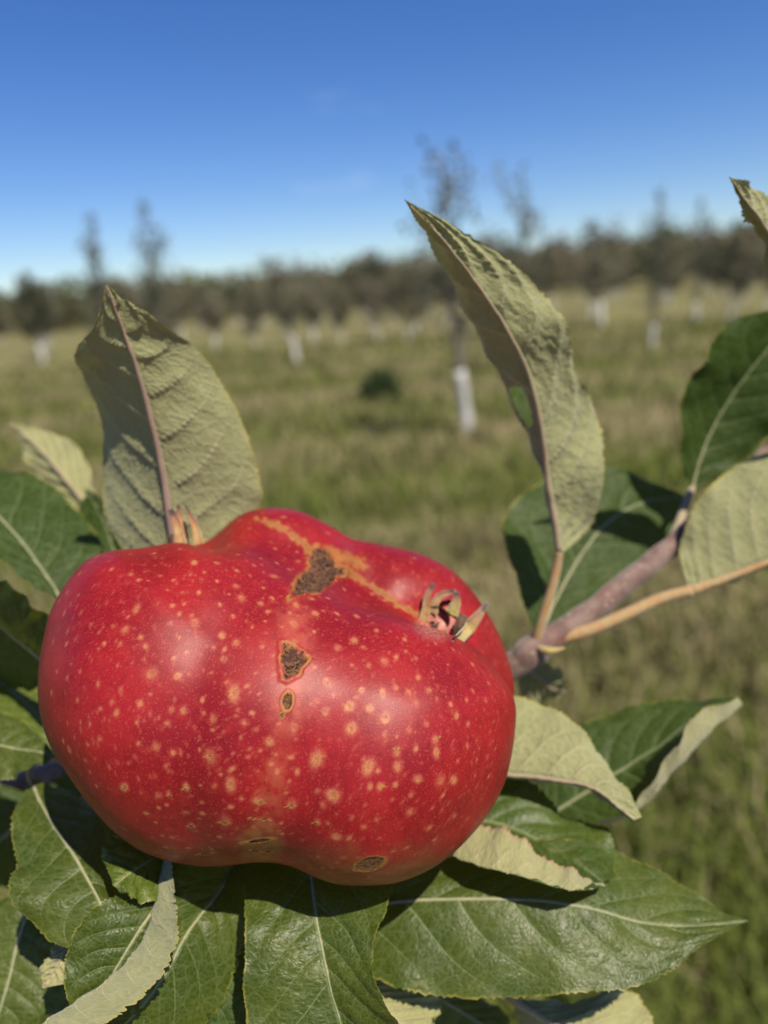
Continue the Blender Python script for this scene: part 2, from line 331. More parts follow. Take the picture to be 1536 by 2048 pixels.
# ------------------------------------------------------------------ orchard trees
def leaf_cloud(pts, size, cols):
    """small folded leaf quads round points"""
    n = len(pts); a = RNG.normal(size=(n, 3)); a /= np.linalg.norm(a, axis=1)[:, None]
    b_ = np.cross(a, RNG.normal(size=(n, 3))); b_ /= np.linalg.norm(b_, axis=1)[:, None]
    s = (size * (0.6 + 0.8 * RNG.random(n)))[:, None]
    V = np.stack([pts - a * s, pts + b_ * s * 0.5, pts + a * s, pts - b_ * s * 0.5], 1).reshape(-1, 3)
    Fq = np.arange(n)[:, None] * 4 + np.array([[0, 1, 2, 3]])
    return V, Fq, np.repeat(cols, 4, axis=0)
def tree_meshes(seed, h, spread, nleaf, cols, leafsize=0.05, nb=9, upright=1.0, guard=0.66):
    rng = np.random.default_rng(seed)
    lean = rng.normal(size=2) * 0.05
    tz = np.linspace(0, h * 0.97, 14)
    trunk = np.stack([lean[0] * tz + 0.02 * np.sin(tz * 3 + seed), lean[1] * tz + 0.02 * np.cos(tz * 2.3), tz], 1)
    rad = np.interp(tz, [0, 0.1, h * 0.4, h], [0.062, 0.05, 0.036, 0.006])
    tm = tube_mesh('trunk', trunk, rad, 8)
    gz = np.linspace(0, guard, 8); gp = np.stack([np.interp(gz, tz, trunk[:, 0]), np.interp(gz, tz, trunk[:, 1]), gz], 1)
    gmh = tube_mesh('painted_trunk_base', gp, np.interp(gz, tz, rad) + 0.012 + 0.003 * np.sin(gz * 14), 10)
    VV, TT, off, pts = [], [], 0, []
    for k in range(nb):
        z0 = 0.75 + (h * 0.8 - 0.75) * (k + rng.random() * .6) / nb; az = k * 2.4 + rng.random()
        L = spread * (1.25 - 0.6 * z0 / h) * (0.7 + 0.5 * rng.random()); t = np.linspace(0, 1, 8)
        bx = np.interp(z0, tz, trunk[:, 0]); by = np.interp(z0, tz, trunk[:, 1])
        rise = L * upright * (0.6 + 0.9 * rng.random())
        p = np.stack([bx + np.cos(az) * L * t ** 0.8, by + np.sin(az) * L * t ** 0.8, z0 + rise * t ** 1.3], 1) + rng.normal(size=(8, 3)) * 0.02 * t[:, None]
        V, Fq, tri = tube(p, np.interp(t, [0, 1], [0.018, 0.004]), 5)
        tt = np.vstack([Fq[:, [0, 1, 2]], Fq[:, [0, 2, 3]], tri]) + off
        VV.append(V); TT.append(tt); off += len(V)
        q = np.clip(0.15 + 0.85 * rng.random(nleaf // nb) ** 0.8, 0, 1)
        pts.append(np.stack([np.interp(q, t, p[:, i]) for i in range(3)], 1) + rng.normal(size=(len(q), 3)) * np.array([0.10, 0.10, 0.11]))
    q = (0.35 + 0.65 * rng.random(nleaf // 3)) * h
    pts.append(np.stack([np.interp(q, tz, trunk[:, 0]), np.interp(q, tz, trunk[:, 1]), q], 1) + rng.normal(size=(len(q), 3)) * np.array([0.07, 0.07, 0.05]))
    pts = np.vstack(pts)
    bm_ = mesh_from('branches', np.vstack(VV), np.vstack(TT))
    c = np.array(cols)[rng.integers(0, len(cols), len(pts))] * (0.6 + 0.8 * rng.random((len(pts), 1)))
    V, Fq, cc = leaf_cloud(pts, leafsize, c)
    fm = mesh_from('foliage', V, Fq, False); col_attr(fm, cc)
    return tm, gmh, bm_, fm
GRN = [(0.13, 0.14, 0.08), (0.10, 0.115, 0.065), (0.17, 0.155, 0.10)]
BRN = [(0.27, 0.25, 0.165), (0.28, 0.245, 0.17), (0.23, 0.24, 0.14), (0.30, 0.24, 0.17)]
VAR = {
    'sparse': tree_meshes(1, 3.7, 0.50, 620, GRN + BRN[:1], 0.045, 9, 1.6),
    'slender': tree_meshes(8, 2.9, 0.42, 520, GRN + BRN[:1], 0.04, 9, 1.6, 0.72),
    'tall': tree_meshes(2, 3.9, 0.36, 720, GRN, 0.045, 10, 2.0),
    'leafy': tree_meshes(3, 3.3, 0.75, 2600, GRN, 0.055, 12, 1.0),
    'brown': tree_meshes(4, 2.9, 0.75, 2000, BRN, 0.055, 11, 0.9),
    'brown2': tree_meshes(5, 3.1, 0.85, 2200, BRN + GRN, 0.055, 11, 0.8),
    'small': tree_meshes(6, 2.6, 0.55, 1100, GRN + BRN, 0.05, 9, 1.0),
}
def orchard_tree(var, x, y, s, rz, label, group=None):
    root = bpy.data.objects.new('orchard_tree', None); COL.objects.link(root)
    root.location = (x, y, 0); root.scale = (s, s, s); root.rotation_euler = (0, 0, rz)
    tag(root, label, 'tree', group)
    tm, gmh, bm_, fm = VAR[var]
    tr = obj('trunk', tm, None, root); obj('painted_base', gmh, None, tr)
    obj('branch_frame', bm_, None, root); obj('crown', fm, None, root)
    for me, mt in ((tm, M_BARK), (gmh, M_WHITE), (bm_, M_BARK), (fm, M_FOL)):
        if not me.materials: me.materials.append(mt)
    return root
near = [
    ('slender', 935, 872, 0.92, 0.3, 'nearest orchard tree with tall white painted trunk base, beside the upright leaf'),
    ('tall', 1305, 703, 0.74, 1.2, 'thin green orchard tree with pale trunk, standing left of the right edge leaves'),
    ('small', 596, 724, 0.92, 2.0, 'slim dark topped tree with white trunk, nearer than the row behind it, left of centre'),
    ('tall', 232, 790, 0.80, 0.7, 'tall thin sparse tree, left of the two rising behind the upper left leaf'),
    ('tall', 342, 795, 0.80, 2.9, 'tall thin sparse tree, right of the two rising behind the upper left leaf'),
    ('sparse', 1062, 742, 0.86, 2.6, 'sparse grey crowned tree rising right of the tall upright leaf tip'),
    ('small', 1205, 655, 1.15, 1.0, 'small tree with forked pale trunk just left of the thin green tree with pale trunk'),
    ('tall', 1392, 645, 0.85, 2.2, 'thin spired tree directly right of the thin green tree with pale trunk'),
    ('brown2', 1462, 640, 0.85, 0.2, 'reddish brown tree near the right edge of the field'),
    ('brown', 628, 690, 0.66, 0.9, 'brown crowned tree with bright white trunk right of the slim dark topped tree'),
    ('brown2', 684, 688, 0.60, 1.9, 'brown green tree with white trunk, second to the right of the slim dark topped tree'),
    ('brown', 756, 684, 0.66, 2.9, 'brown tree with thin white trunk, third to the right of the slim dark topped tree'),
    ('brown2', 818, 686, 0.7, 0.1, 'broad brown tree with white trunk left of the nearest orchard tree'),
    ('brown', 432, 700, 0.66, 1.3, 'brown tree with white trunk just right of the upper left leaf'),
    ('brown2', 512, 700, 0.62, 2.3, 'bushy brown tree between the upper left leaf and the slim dark topped tree'),
]
taken = []
for var, px, py, s, rz, lab in near:
    g = G(px, py); orchard_tree(var, g[0], g[1], s, rz, lab, 'orchard trees in front'); taken.append((g[0], g[1]))
rr = random.Random(5); rowno = 0
for row in range(10):
    y0 = 24 + row * 4.2
    for k in range(-14, 15):
        x = k * 3.2 + (row % 2) * 1.4 + rr.uniform(-.3, .3); y = y0 + 0.10 * x + rr.uniform(-.4, .4)
        if abs(x) > 0.60 * y + 1 or rr.random() < 0.15: continue
        if any((x - a) ** 2 + (y - b) ** 2 < 4 for a, b in taken): continue
        var = rr.choice(['brown', 'brown2', 'leafy', 'brown2', 'small', 'leafy', 'sparse'])
        orchard_tree(var, x, y, rr.uniform(0.62, 0.95), rr.uniform(0, 6.28),
                     'far young orchard tree with white painted trunk in the distant rows', 'orchard trees in the distant rows')
def bush(px, py, r, h, label):
    g = G(px, py); n = 900; q_ = RNG.normal(size=(n, 3)); q_ /= np.linalg.norm(q_, axis=1)[:, None]; q_ *= RNG.random((n, 1)) ** 0.4
    pts = np.stack([q_[:, 0] * r, q_[:, 1] * r, np.abs(q_[:, 2]) * h], 1) * (0.75 + 0.5 * RNG.random((n, 1)))
    root = bpy.data.objects.new('weed_clump', None); COL.objects.link(root); root.location = (g[0], g[1], 0); tag(root, label, 'plant')
    V, Fq, cc = leaf_cloud(pts, 0.05, np.array(((0.05, 0.085, 0.025),)) * (0.5 + RNG.random((n, 1))))
    me = mesh_from('weed_foliage', V, Fq, False); col_attr(me, cc); obj('foliage', me, M_FOL, root)
    st = np.vstack([tube(np.array([(0, 0, 0), (math.cos(a) * r * .4, math.sin(a) * r * .4, h * .5), (math.cos(a) * r * .7, math.sin(a) * r * .7, h * .8)]), .006, 5)[0][None] for a in range(0, 6)])
    for v_ in st:
        _, fq, tr = tube(np.array([(0, 0, 0), (0, 0, 1), (0, 0, 2)]), .006, 5)
        obj('stem', mesh_from('stem', v_, np.vstack([fq[:, :3], fq[:, [0, 2, 3]], tr])), M_BARK, root)
bush(762, 800, .34, .42, 'dark green clump of weeds left of the nearest white trunk')
# woodland behind the orchard
def build_woods():
    P_, C_ = [], []
    for k in range(950):
        y = 82 + 45 * RNG.random(); x = (RNG.random() - 0.5) * 2.8 * y; h = 3.6 + 2.2 * RNG.random() ** 1.5 + np.clip((x + 20) / 40, 0, 1.6); w = 2.0 + 1.6 * RNG.random()
        n = 130; q = RNG.normal(size=(n, 3)); q /= np.linalg.norm(q, axis=1)[:, None]; q *= (0.5 + 0.5 * RNG.random((n, 1)))
        P_.append(np.stack([x + q[:, 0] * w, y + q[:, 1] * w, h * 0.55 + q[:, 2] * h * 0.47], 1))
        base = np.array([(0.13, 0.165, 0.07), (0.19, 0.18, 0.10), (0.22, 0.18, 0.12), (0.11, 0.14, 0.065)][RNG.integers(0, 4)])
        C_.append(base * (0.6 + 0.8 * RNG.random((n, 1))))
    V, Fq, cc = leaf_cloud(np.vstack(P_), 0.42, np.vstack(C_))
    me = mesh_from('woodland', V, Fq, False); col_attr(me, cc)
    tag(obj('woodland', me, M_FOL), 'dark green and brown wood along the horizon', 'woods', kind='stuff')
build_woods()

# ------------------------------------------------------------------ the conjoined apple
AC = (552.0, 1402.0); AD = 0.178; APX = AD / F        # metres per pixel at the apple's centre
SIL = np.array([(430,1052),(480,1025),(540,1014),(600,1020),(650,1045),(700,1078),(760,1088),(830,1102),(890,1130),(935,1170),(970,1215),(1000,1270),(1020,1330),(1030,1400),(1028,1470),(1015,1540),(990,1600),(955,1650),(910,1700),(850,1745),(790,1768),(730,1773),(680,1770),(630,1757),(590,1740),(550,1729),(510,1728),(460,1735),(400,1737),(350,1728),(290,1705),(235,1670),(180,1615),(140,1560),(105,1500),(85,1430),(77,1360),(82,1300),(95,1240),(115,1190),(145,1145),(180,1112),(215,1098),(270,1097),(330,1085),(390,1073),(415,1062)], float)
def apple_shape():
    # lat/long grid, denser towards the camera. local axes: x right, y up (image), z towards camera, in pixels
    nlat, nf, nbk = 400, 470, 130
    lat = np.linspace(-np.pi / 2, np.pi / 2, nlat + 2)[1:-1]
    lon = np.concatenate([np.linspace(-1.75, 1.75, nf), np.linspace(1.75, 2 * np.pi - 1.75, nbk + 2)[1:-1]]); nl = len(lon)
    LA, LO = np.meshgrid(lat, lon, indexing='ij')
    D = np.stack([np.cos(LA) * np.sin(LO), np.sin(LA), np.cos(LA) * np.cos(LO)], -1).reshape(-1, 3)
    D = np.vstack([D, (0, -1, 0), (0, 1, 0)])
    ells = [((-178, 0, 0), (272, 305, 315)), ((-200, 60, -20), (250, 255, 270)), ((195, -65, 15), (278, 278, 312)), ((-95, 45, -25), (205, 275, 275)), ((10, -15, 20), (280, 278, 308)), ((-50, 165, -170), (225, 225, 190)),
            ((238, 40, -170), (262, 275, 210)), ((45, 110, -95), (205, 205, 205)), ((0, 10, -120), (330, 270, 220))]
    K = 0.045
    def field(p):
        acc = 0
        for c, r in ells:
            q = (p - np.array(c)) / np.array(r); d = (np.sqrt((q ** 2).sum(1)) - 1)
            acc = acc + np.exp(-d / K)
        return -K * np.log(acc)
    lo = np.zeros(len(D)); hi = np.full(len(D), 800.0)
    for _ in range(26):
        mid = (lo + hi) / 2; f = field(D * mid[:, None]); ins = f < 0
        lo = np.where(ins, mid, lo); hi = np.where(ins, hi, mid)
    X = D * lo[:, None]
    # faces
    i = np.arange(nlat - 1)[:, None] * nl; j = np.arange(nl)[None]; j2 = (j + 1) % nl
    Fq = np.stack([i + j, i + j2, i + nl + j2, i + nl + j], -1).reshape(-1, 4)
    n0 = nlat * nl; jj = np.arange(nl); e = (nlat - 1) * nl
    tri = np.vstack([np.stack([np.full(nl, n0), (jj + 1) % nl, jj], -1), np.stack([np.full(nl, n0 + 1), e + jj, e + (jj + 1) % nl], -1)])
    return X, Fq, tri
def fit_outline(X):
    # fit the outline seen from here: the body is scaled about its own axis, turn by turn
    tang = np.arctan2(-(SIL[:, 1] - AC[1]), SIL[:, 0] - AC[0]); trad = np.hypot(SIL[:, 0] - AC[0], SIL[:, 1] - AC[1])
    o = np.argsort(tang); tang, trad = tang[o], trad[o]
    tang = np.concatenate([tang - 2 * np.pi, tang, tang + 2 * np.pi]); trad = np.tile(trad, 3)
    nbin = 240; cent = (np.arange(nbin) + 0.5) / nbin * 2 * np.pi - np.pi
    tgt = np.interp(cent, tang, trad)
    for it in range(5):
        k = 1 / (1 - X[:, 2] / F); qx, qy = (X[:, 0] + AC[0] - 768) * k - (AC[0] - 768), (X[:, 1] - AC[1] + 1024) * k + (AC[1] - 1024)
        a = np.arctan2(qy, qx); rad = np.hypot(qx, qy); b = np.clip(((a + np.pi) / (2 * np.pi) * nbin).astype(int), 0, nbin - 1)
        cur = np.zeros(nbin); np.maximum.at(cur, b, rad)
        s = tgt / cur; ker = np.exp(-(np.arange(-9, 10) / 4.0) ** 2); ker /= ker.sum(); s3 = sum(np.roll(s, k_) * w_ for k_, w_ in zip(range(-9, 10), ker))
        sf = np.interp(a, np.concatenate([cent - 2 * np.pi, cent, cent + 2 * np.pi]), np.tile(s3, 3))
        wgt = smooth(0.15, 1.0, rad / np.interp(a, np.concatenate([cent - 2 * np.pi, cent, cent + 2 * np.pi]), np.tile(cur, 3)))
        sf = 1 + (sf - 1) * wgt
        X[:, 0] *= sf; X[:, 1] *= sf
    return X
def project(X):
    k = 1 / (1 - X[:, 2] / F); return 768 + (AC[0] - 768 + X[:, 0]) * k, 1024 + (AC[1] - 1024 - X[:, 1]) * k
def polyline_dist(q, pts):
    """distance of 2-D points to a polyline, and the parameter along it"""
    pts = np.asarray(pts, float); best = np.full(len(q), 1e9); par = np.zeros(len(q)); n = len(pts) - 1
    for i in range(n):
        a, b = pts[i], pts[i + 1]; ab = b - a; t = np.clip(((q - a) @ ab) / (ab @ ab), 0, 1)
        d = np.linalg.norm(q - a - t[:, None] * ab, axis=1); m = d < best; best[m] = d[m]; par[m] = (i + t[m]) / n
    return best, par
def in_poly(q, poly):
    poly = np.asarray(poly, float); ins = np.zeros(len(q), bool); j = len(poly) - 1
    for i in range(len(poly)):
        xi, yi = poly[i]; xj, yj = poly[j]
        c = ((yi > q[:, 1]) != (yj > q[:, 1])) & (q[:, 0] < (xj - xi) * (q[:, 1] - yi) / (yj - yi + 1e-9) + xi)
        ins ^= c; j = i
    d, _ = polyline_dist(q, np.vstack([poly, poly[:1]]))
    return np.where(ins, d, -d)
X, AFq, Atri = apple_shape(); X = fit_outline(X)
nrm = X / np.linalg.norm(X, axis=1)[:, None]
def mesh_normals(X):
    n = np.zeros_like(X); t = np.vstack([AFq[:, :3], AFq[:, [0, 2, 3]], Atri])
    fn = np.cross(X[t[:, 1]] - X[t[:, 0]], X[t[:, 2]] - X[t[:, 0]])
    for k in range(3): np.add.at(n, t[:, k], fn)
    return n / (np.linalg.norm(n, axis=1)[:, None] + 1e-9)
# valleys between the two fused fruits
px_, py_ = project(X); q = np.stack([px_, py_], 1); front = X[:, 2] > -140
N_ = mesh_normals(X)
valley = [(420, 1060), (500, 1045), (560, 1062), (610, 1090), (640, 1118), (700, 1150), (770, 1192), (830, 1222)]
d, t = polyline_dist(q, valley)
X -= N_ * (np.interp(t, [0, .3, .6, 1], [6, 12, 16, 14]) * np.exp(-(d / 42) ** 2) * smooth(-230, -60, X[:, 2]))[:, None]
seam = [(640, 1140), (600, 1230), (585, 1320), (572, 1420), (555, 1520), (535, 1620), (522, 1690), (515, 1740)]
d, t = polyline_dist(q, seam)
X -= N_ * (np.interp(t, [0, .2, .5, .8, 1], [12, 6, 4, 8, 11]) * np.exp(-(d / 70) ** 2) * front)[:, None]
X = fit_outline(X)
px_, py_ = project(X); N_ = mesh_normals(X)
cand = np.where((np.hypot(px_ - 875, py_ - 1232) < 10))[0]; PIT = X[cand[np.argmax(X[cand, 2])]] + np.array([6, 10, -34])
pit = np.exp(-(np.linalg.norm(X - PIT, axis=1) / 62) ** 2)
X -= np.array([0.25, 0.85, 0.25]) * (46 * pit)[:, None]
X -= N_ * (34 * np.exp(-(np.linalg.norm(X - np.array([-185, 320, -120]), axis=1) / 85) ** 2))[:, None]
X += N_ * ((vnoise(X / 130 + 9, 1) - .5) * 9 + (vnoise(X / 45 + 3, 2) - .5) * 2.0)[:, None]
px_, py_ = project(X); q = np.stack([px_, py_], 1); N_ = mesh_normals(X)
dc = np.hypot((px_ - 872), (py_ - 1246) * 1.25)
# skin marks
dot = np.zeros(len(X)); core = np.zeros(len(X)); scab = np.zeros(len(X)); rus = np.zeros(len(X)); bump = np.zeros(len(X))
vis = X[:, 2] > -150
ids = np.where(vis)[0]
kd2 = kdtree.KDTree(len(ids))
for a in ids: kd2.insert((px_[a], py_[a], -X[a, 2] * 0.02), int(a))
kd2.balance()
kd3 = kdtree.KDTree(len(X))
for a in range(len(X)): kd3.insert(X[a], a)
kd3.balance()
def surf(px, py):
    """vertex of the visible skin at a pixel"""
    best = None
    for co, ix, dist in kd2.find_n((px, py, -4), 12):
        if best is None or X[ix, 2] > X[best, 2]: best = ix
    return best
BIG = [(521,1204,7),(483,1193,8),(472,1170,7),(434,1159,5),(399,1181,6),(394,1241,9),(388,1228,6),(276,1212,8),(345,1206,6),(335,1176,4),(443,1266,7),(472,1281,9),(443,1314,7),(279,1270,6),(290,1288,6),(252,1253,7),(237,1283,5),(206,1283,5),(226,1246,5),(193,1294,4),(374,1301,5),(299,1343,11),(356,1346,8),(465,1383,11),(452,1361,6),(401,1396,6),(368,1416,9),(425,1432,10),(337,1443,6),(283,1403,6),(235,1376,6),(224,1399,6),(226,1425,6),(195,1416,5),(151,1397,5),(190,1365,5),(315,1490,7),(417,1512,11),(543,1480,8),(350,1509,5),(195,1476,6),(157,1441,4),(175,1445,4),(137,1503,6),(459,1574,11),(370,1578,7),(339,1591,7),(321,1594,6),(248,1578,10),(520,1605,9),(448,1647,12),(381,1653,8),(344,1678,6),(419,1100,6),(432,1124,6),(474,1139,6),(508,1129,5),(549,1151,10),(346,1157,4),(321,1148,4),(277,1157,5),(388,1122,8),(593,1207,8),(631,1224,7),(625,1196,6),(590,1245,12),(678,1292,7),(676,1226,6),(707,1277,8),(714,1230,6),(752,1258,6),(739,1326,6),(705,1326,5),(771,1319,8),(657,1360,9),(724,1374,6),(769,1381,10),(792,1368,6),(816,1379,7),(699,1408,11),(742,1413,8),(650,1419,7),(701,1451,11),(771,1432,11),(588,1451,8),(542,1479,7),(631,1513,12),(793,1498,7),(822,1457,6),(861,1447,6),(875,1474,7),(837,1494,6),(877,1500,7),(741,1530,12),(801,1530,8),(765,1572,8),(741,1566,6),(797,1566,6),(661,1594,12),(826,1594,5),(580,1613,11),(631,1647,7),(824,1628,9),(669,1676,8),(888,1560,10),(912,1560,8),(843,1560,10),(909,1636,7),(858,1375,9),(590,1280,7),(600,1545,5),(505,1420,5),(560,1545,6),(480,1470,4),(920,1430,6),(940,1490,5),(950,1380,5),(640,1610,5),(700,1640,5),(760,1640,6),(860,1660,6),(290,1630,6),(420,1700,5),(480,1690,5)]
rnd = random.Random(11)
def put_dot(ix, r, strength=1.0, cored=0.5, ecc=1.25, ori=None):
    c = X[ix]; nv = N_[ix]
    up = np.array([0, 1.0, 0]) if ori is None else ori - c
    up = up - nv * (up @ nv); up /= np.linalg.norm(up) + 1e-9; sd = np.cross(up, nv)
    for co, k, dist in kd3.find_range(c, r * 3.0):
        dl = X[k] - c; a = dl @ up / ecc; b = dl @ sd; rho = math.hypot(a, b)
        th = math.atan2(b, a); rr_ = r * (0.78 + 0.5 * DN[k] + 0.10 * math.sin(2 * th + ix))
        v = strength * (1 - smooth(0.3, 1.6, rho / rr_))
        if v > dot[k]: dot[k] = v
        if cored > 0:
            w = cored * (1 - smooth(0.18, 0.42, rho / r)); core[k] = max(core[k], w)
            bump[k] += -0.9 * cored * (1 - smooth(0.1, 0.45, rho / r)) + 0.5 * math.exp(-((rho / r - 0.6) / 0.3) ** 2)
DN = vnoise(X / 3.2, 21)
for (a, b, r) in BIG:
    ix = surf(a, b); put_dot(ix, r * rnd.uniform(0.7, 1.0), rnd.uniform(0.6, 0.95), rnd.choice([0.3, 0.6, 1.0]) if r > 5 else 0.25, rnd.uniform(1.0, 1.4))
calp = X[surf(866, 1235)]; calL = np.array([-185.0, 330, -110])
placed = [(a, b) for a, b, r in BIG]; tries = 0; nmed = 0
while nmed < 230 and tries < 6000:
    tries += 1; a = rnd.uniform(80, 1028); b = rnd.uniform(1020, 1765); ix = surf(a, b)
    if abs(px_[ix] - a) > 5 or abs(py_[ix] - b) > 5 or min((a - c) ** 2 + (b - e) ** 2 for c, e in placed) < 19 ** 2: continue
    placed.append((a, b)); nmed += 1
    cl = calp if np.linalg.norm(X[ix] - calp) < np.linalg.norm(X[ix] - calL) else calL
    put_dot(ix, rnd.uniform(2.6, 4.8), rnd.uniform(0.55, 0.95), rnd.choice([0, 0, 0.4]), rnd.uniform(1.0, 1.5), cl)
cnt = 0
while cnt < 1000:
    a = rnd.uniform(75, 1032); b = rnd.uniform(1015, 1770); ix = surf(a, b)
    if abs(px_[ix] - a) > 6 or abs(py_[ix] - b) > 6: continue
    dcal = min(np.linalg.norm(X[ix] - calp), np.linalg.norm(X[ix] - calL))
    if rnd.random() > 0.30 + 0.7 * math.exp(-(dcal / 260) ** 2) : continue
    cl = calp if np.linalg.norm(X[ix] - calp) < np.linalg.norm(X[ix] - calL) else calL
    put_dot(ix, rnd.uniform(1.2, 2.9), rnd.uniform(0.25, 0.65), 0, rnd.uniform(1.1, 2.2), cl); cnt += 1
zs = 4.877
scar1 = [(520 + a / zs, 1020 + b / zs) for a, b in [(290,860),(345,770),(365,660),(480,560),(490,430),(560,360),(640,380),(700,470),(730,560),(830,580),(820,630),(740,660),(690,720),(580,800),(440,815),(340,850)]]
scar2 = [(520 + a / zs, 1020 + b / zs) for a, b in [(215,1300),(290,1315),(400,1380),(465,1450),(390,1550),(370,1600),(260,1655),(230,1640),(212,1500)]]
wob = (vnoise(np.stack([px_ / 9, py_ / 9, 0 * px_], 1), 6) - .5) * 5
for poly, ctr in ((scar1, None), (scar2, None)):
    dd = in_poly(q, poly) + wob; m = vis & (X[:, 2] > -90)
    scab = np.maximum(scab, smooth(-3, 5, dd + (vnoise(np.stack([px_ / 4, py_ / 4, 0 * px_], 1), 33) - .5) * 7) * m); rus = np.maximum(rus, (0.85 - 0.5 * vnoise(np.stack([px_ / 14, py_ / 14, 0 * px_], 1), 31)) * smooth(-15, 0, dd + wob * 1.5) * m)
    bump += m * (-5.0 * smooth(-2, 5, dd) + 3.2 * np.exp(-((dd + 4) / 4.5) ** 2) + smooth(0, 4, dd) * (vnoise(np.stack([px_ / 5, py_ / 5, 0 * px_], 1), 35) - .5) * 7)
def ell_mark(cx, cy, rx, ry, ang, depth, halo=1.6, k=1.0):
    global scab, rus, bump
    ca, sa = math.cos(ang), math.sin(ang); dx, dy = q[:, 0] - cx, q[:, 1] - cy
    e = np.hypot((dx * ca + dy * sa) / rx, (-dx * sa + dy * ca) / ry) + wob * 0.03; m = vis & (X[:, 2] > -60)
    scab = np.maximum(scab, k * (1 - smooth(0.75, 1.05, e)) * m); rus = np.maximum(rus, (1 - smooth(0.9, halo, e)) * m)
    bump += m * (-depth * (1 - smooth(0.5, 1.0, e)) + 0.5 * depth * np.exp(-((e - 1.1) / 0.2) ** 2))
ell_mark(575, 1403, 11, 19, 0.1, 5); ell_mark(564, 1431, 5, 6, 0, 2); ell_mark(740, 1727, 33, 14, -0.25, 2.0, 1.25, 0.8)
for a, b, w in ((518, 1682, 24), (580, 1613, 8), (520, 1604, 9), (417, 1512, 6), (370, 1578, 5), (339, 1591, 4), (248, 1578, 4), (448, 1645, 9), (381, 1653, 6), (631, 1647, 6), (412, 1707, 12), (793, 1498, 5), (875, 1474, 5), (765, 1572, 5), (510, 1702, 10), (535, 1704, 9), (505, 1637, 7), (530, 1640, 10)):
    ell_mark(a, b, w, max(1.6, w * 0.16), rnd.uniform(-.15, .15), 1.6, 2.4, 0.9)
rband = [(515, 1040), (551, 1049), (577, 1065), (602, 1081), (618, 1098), (640, 1112), (663, 1122), (694, 1143), (735, 1168), (766, 1188), (807, 1215), (845, 1235)]
dd, t = polyline_dist(q, rband); m = vis & (X[:, 2] > -140)
wd = np.interp(t, [0, .3, .5, .6, .75, 1], [5, 7, 12, 10, 5, 6])
rus = np.maximum(rus, 0.8 * (1 - smooth(0.1, 2.2, (dd + wob * 2.2) / wd)) * m); scab = np.maximum(scab, 0.45 * (1 - smooth(0.2, 0.8, (dd + wob) / wd)) * m)
dd, t = polyline_dist(q, [(655, 1105), (690, 1118), (722, 1128)]); rus = np.maximum(rus, 0.75 * (1 - smooth(2, 26, dd + wob * 2.5)) * m)
dots_mid, t = polyline_dist(q, [(590, 1240), (588, 1300), (575, 1440)]); pale = 0.36 * (1 - smooth(10, 55, dots_mid + wob * 2)) * vis
dd, t = polyline_dist(q, seam); stripe = 0.34 * (1 - smooth(4, 44, dd + wob * 3)) * vis * smooth(1440, 1560, py_)
green = np.clip(smooth(1660, 1790, py_ + (vnoise(X / 40, 8) - .5) * 60 - 0.02 * np.abs(X[:, 0])) * 0.8 + (1 - smooth(20, 60, np.hypot((px_ - 520) / 1.1, py_ - 1690) + wob * 3)) * 0.6, 0, 1) * vis
downy = 0.7 * (1 - smooth(16, 58, dc + wob)) * (X[:, 2] > -100)
X2 = X + N_ * bump[:, None] * 0.75
R3 = np.stack([CRn, CUn, -FWn], 0)
apple_c = P(AC[0], AC[1], AD)
VA = (X2 * APX) @ R3
am = mesh_from('apple_skin', VA, np.vstack([AFq[:, [0, 1, 2]], AFq[:, [0, 2, 3]], Atri]))
for nm, dat in (('dot', dot), ('core', core), ('scab', scab), ('russet', rus), ('pale', pale), ('stripe', stripe), ('green', green), ('downy', downy)): fattr(am, nm, dat)
def AW(ix, lift=0.0):
    """world point on the apple's skin, lifted by pixels"""
    return apple_c + ((X2[ix] + N_[ix] * lift) * APX) @ R3

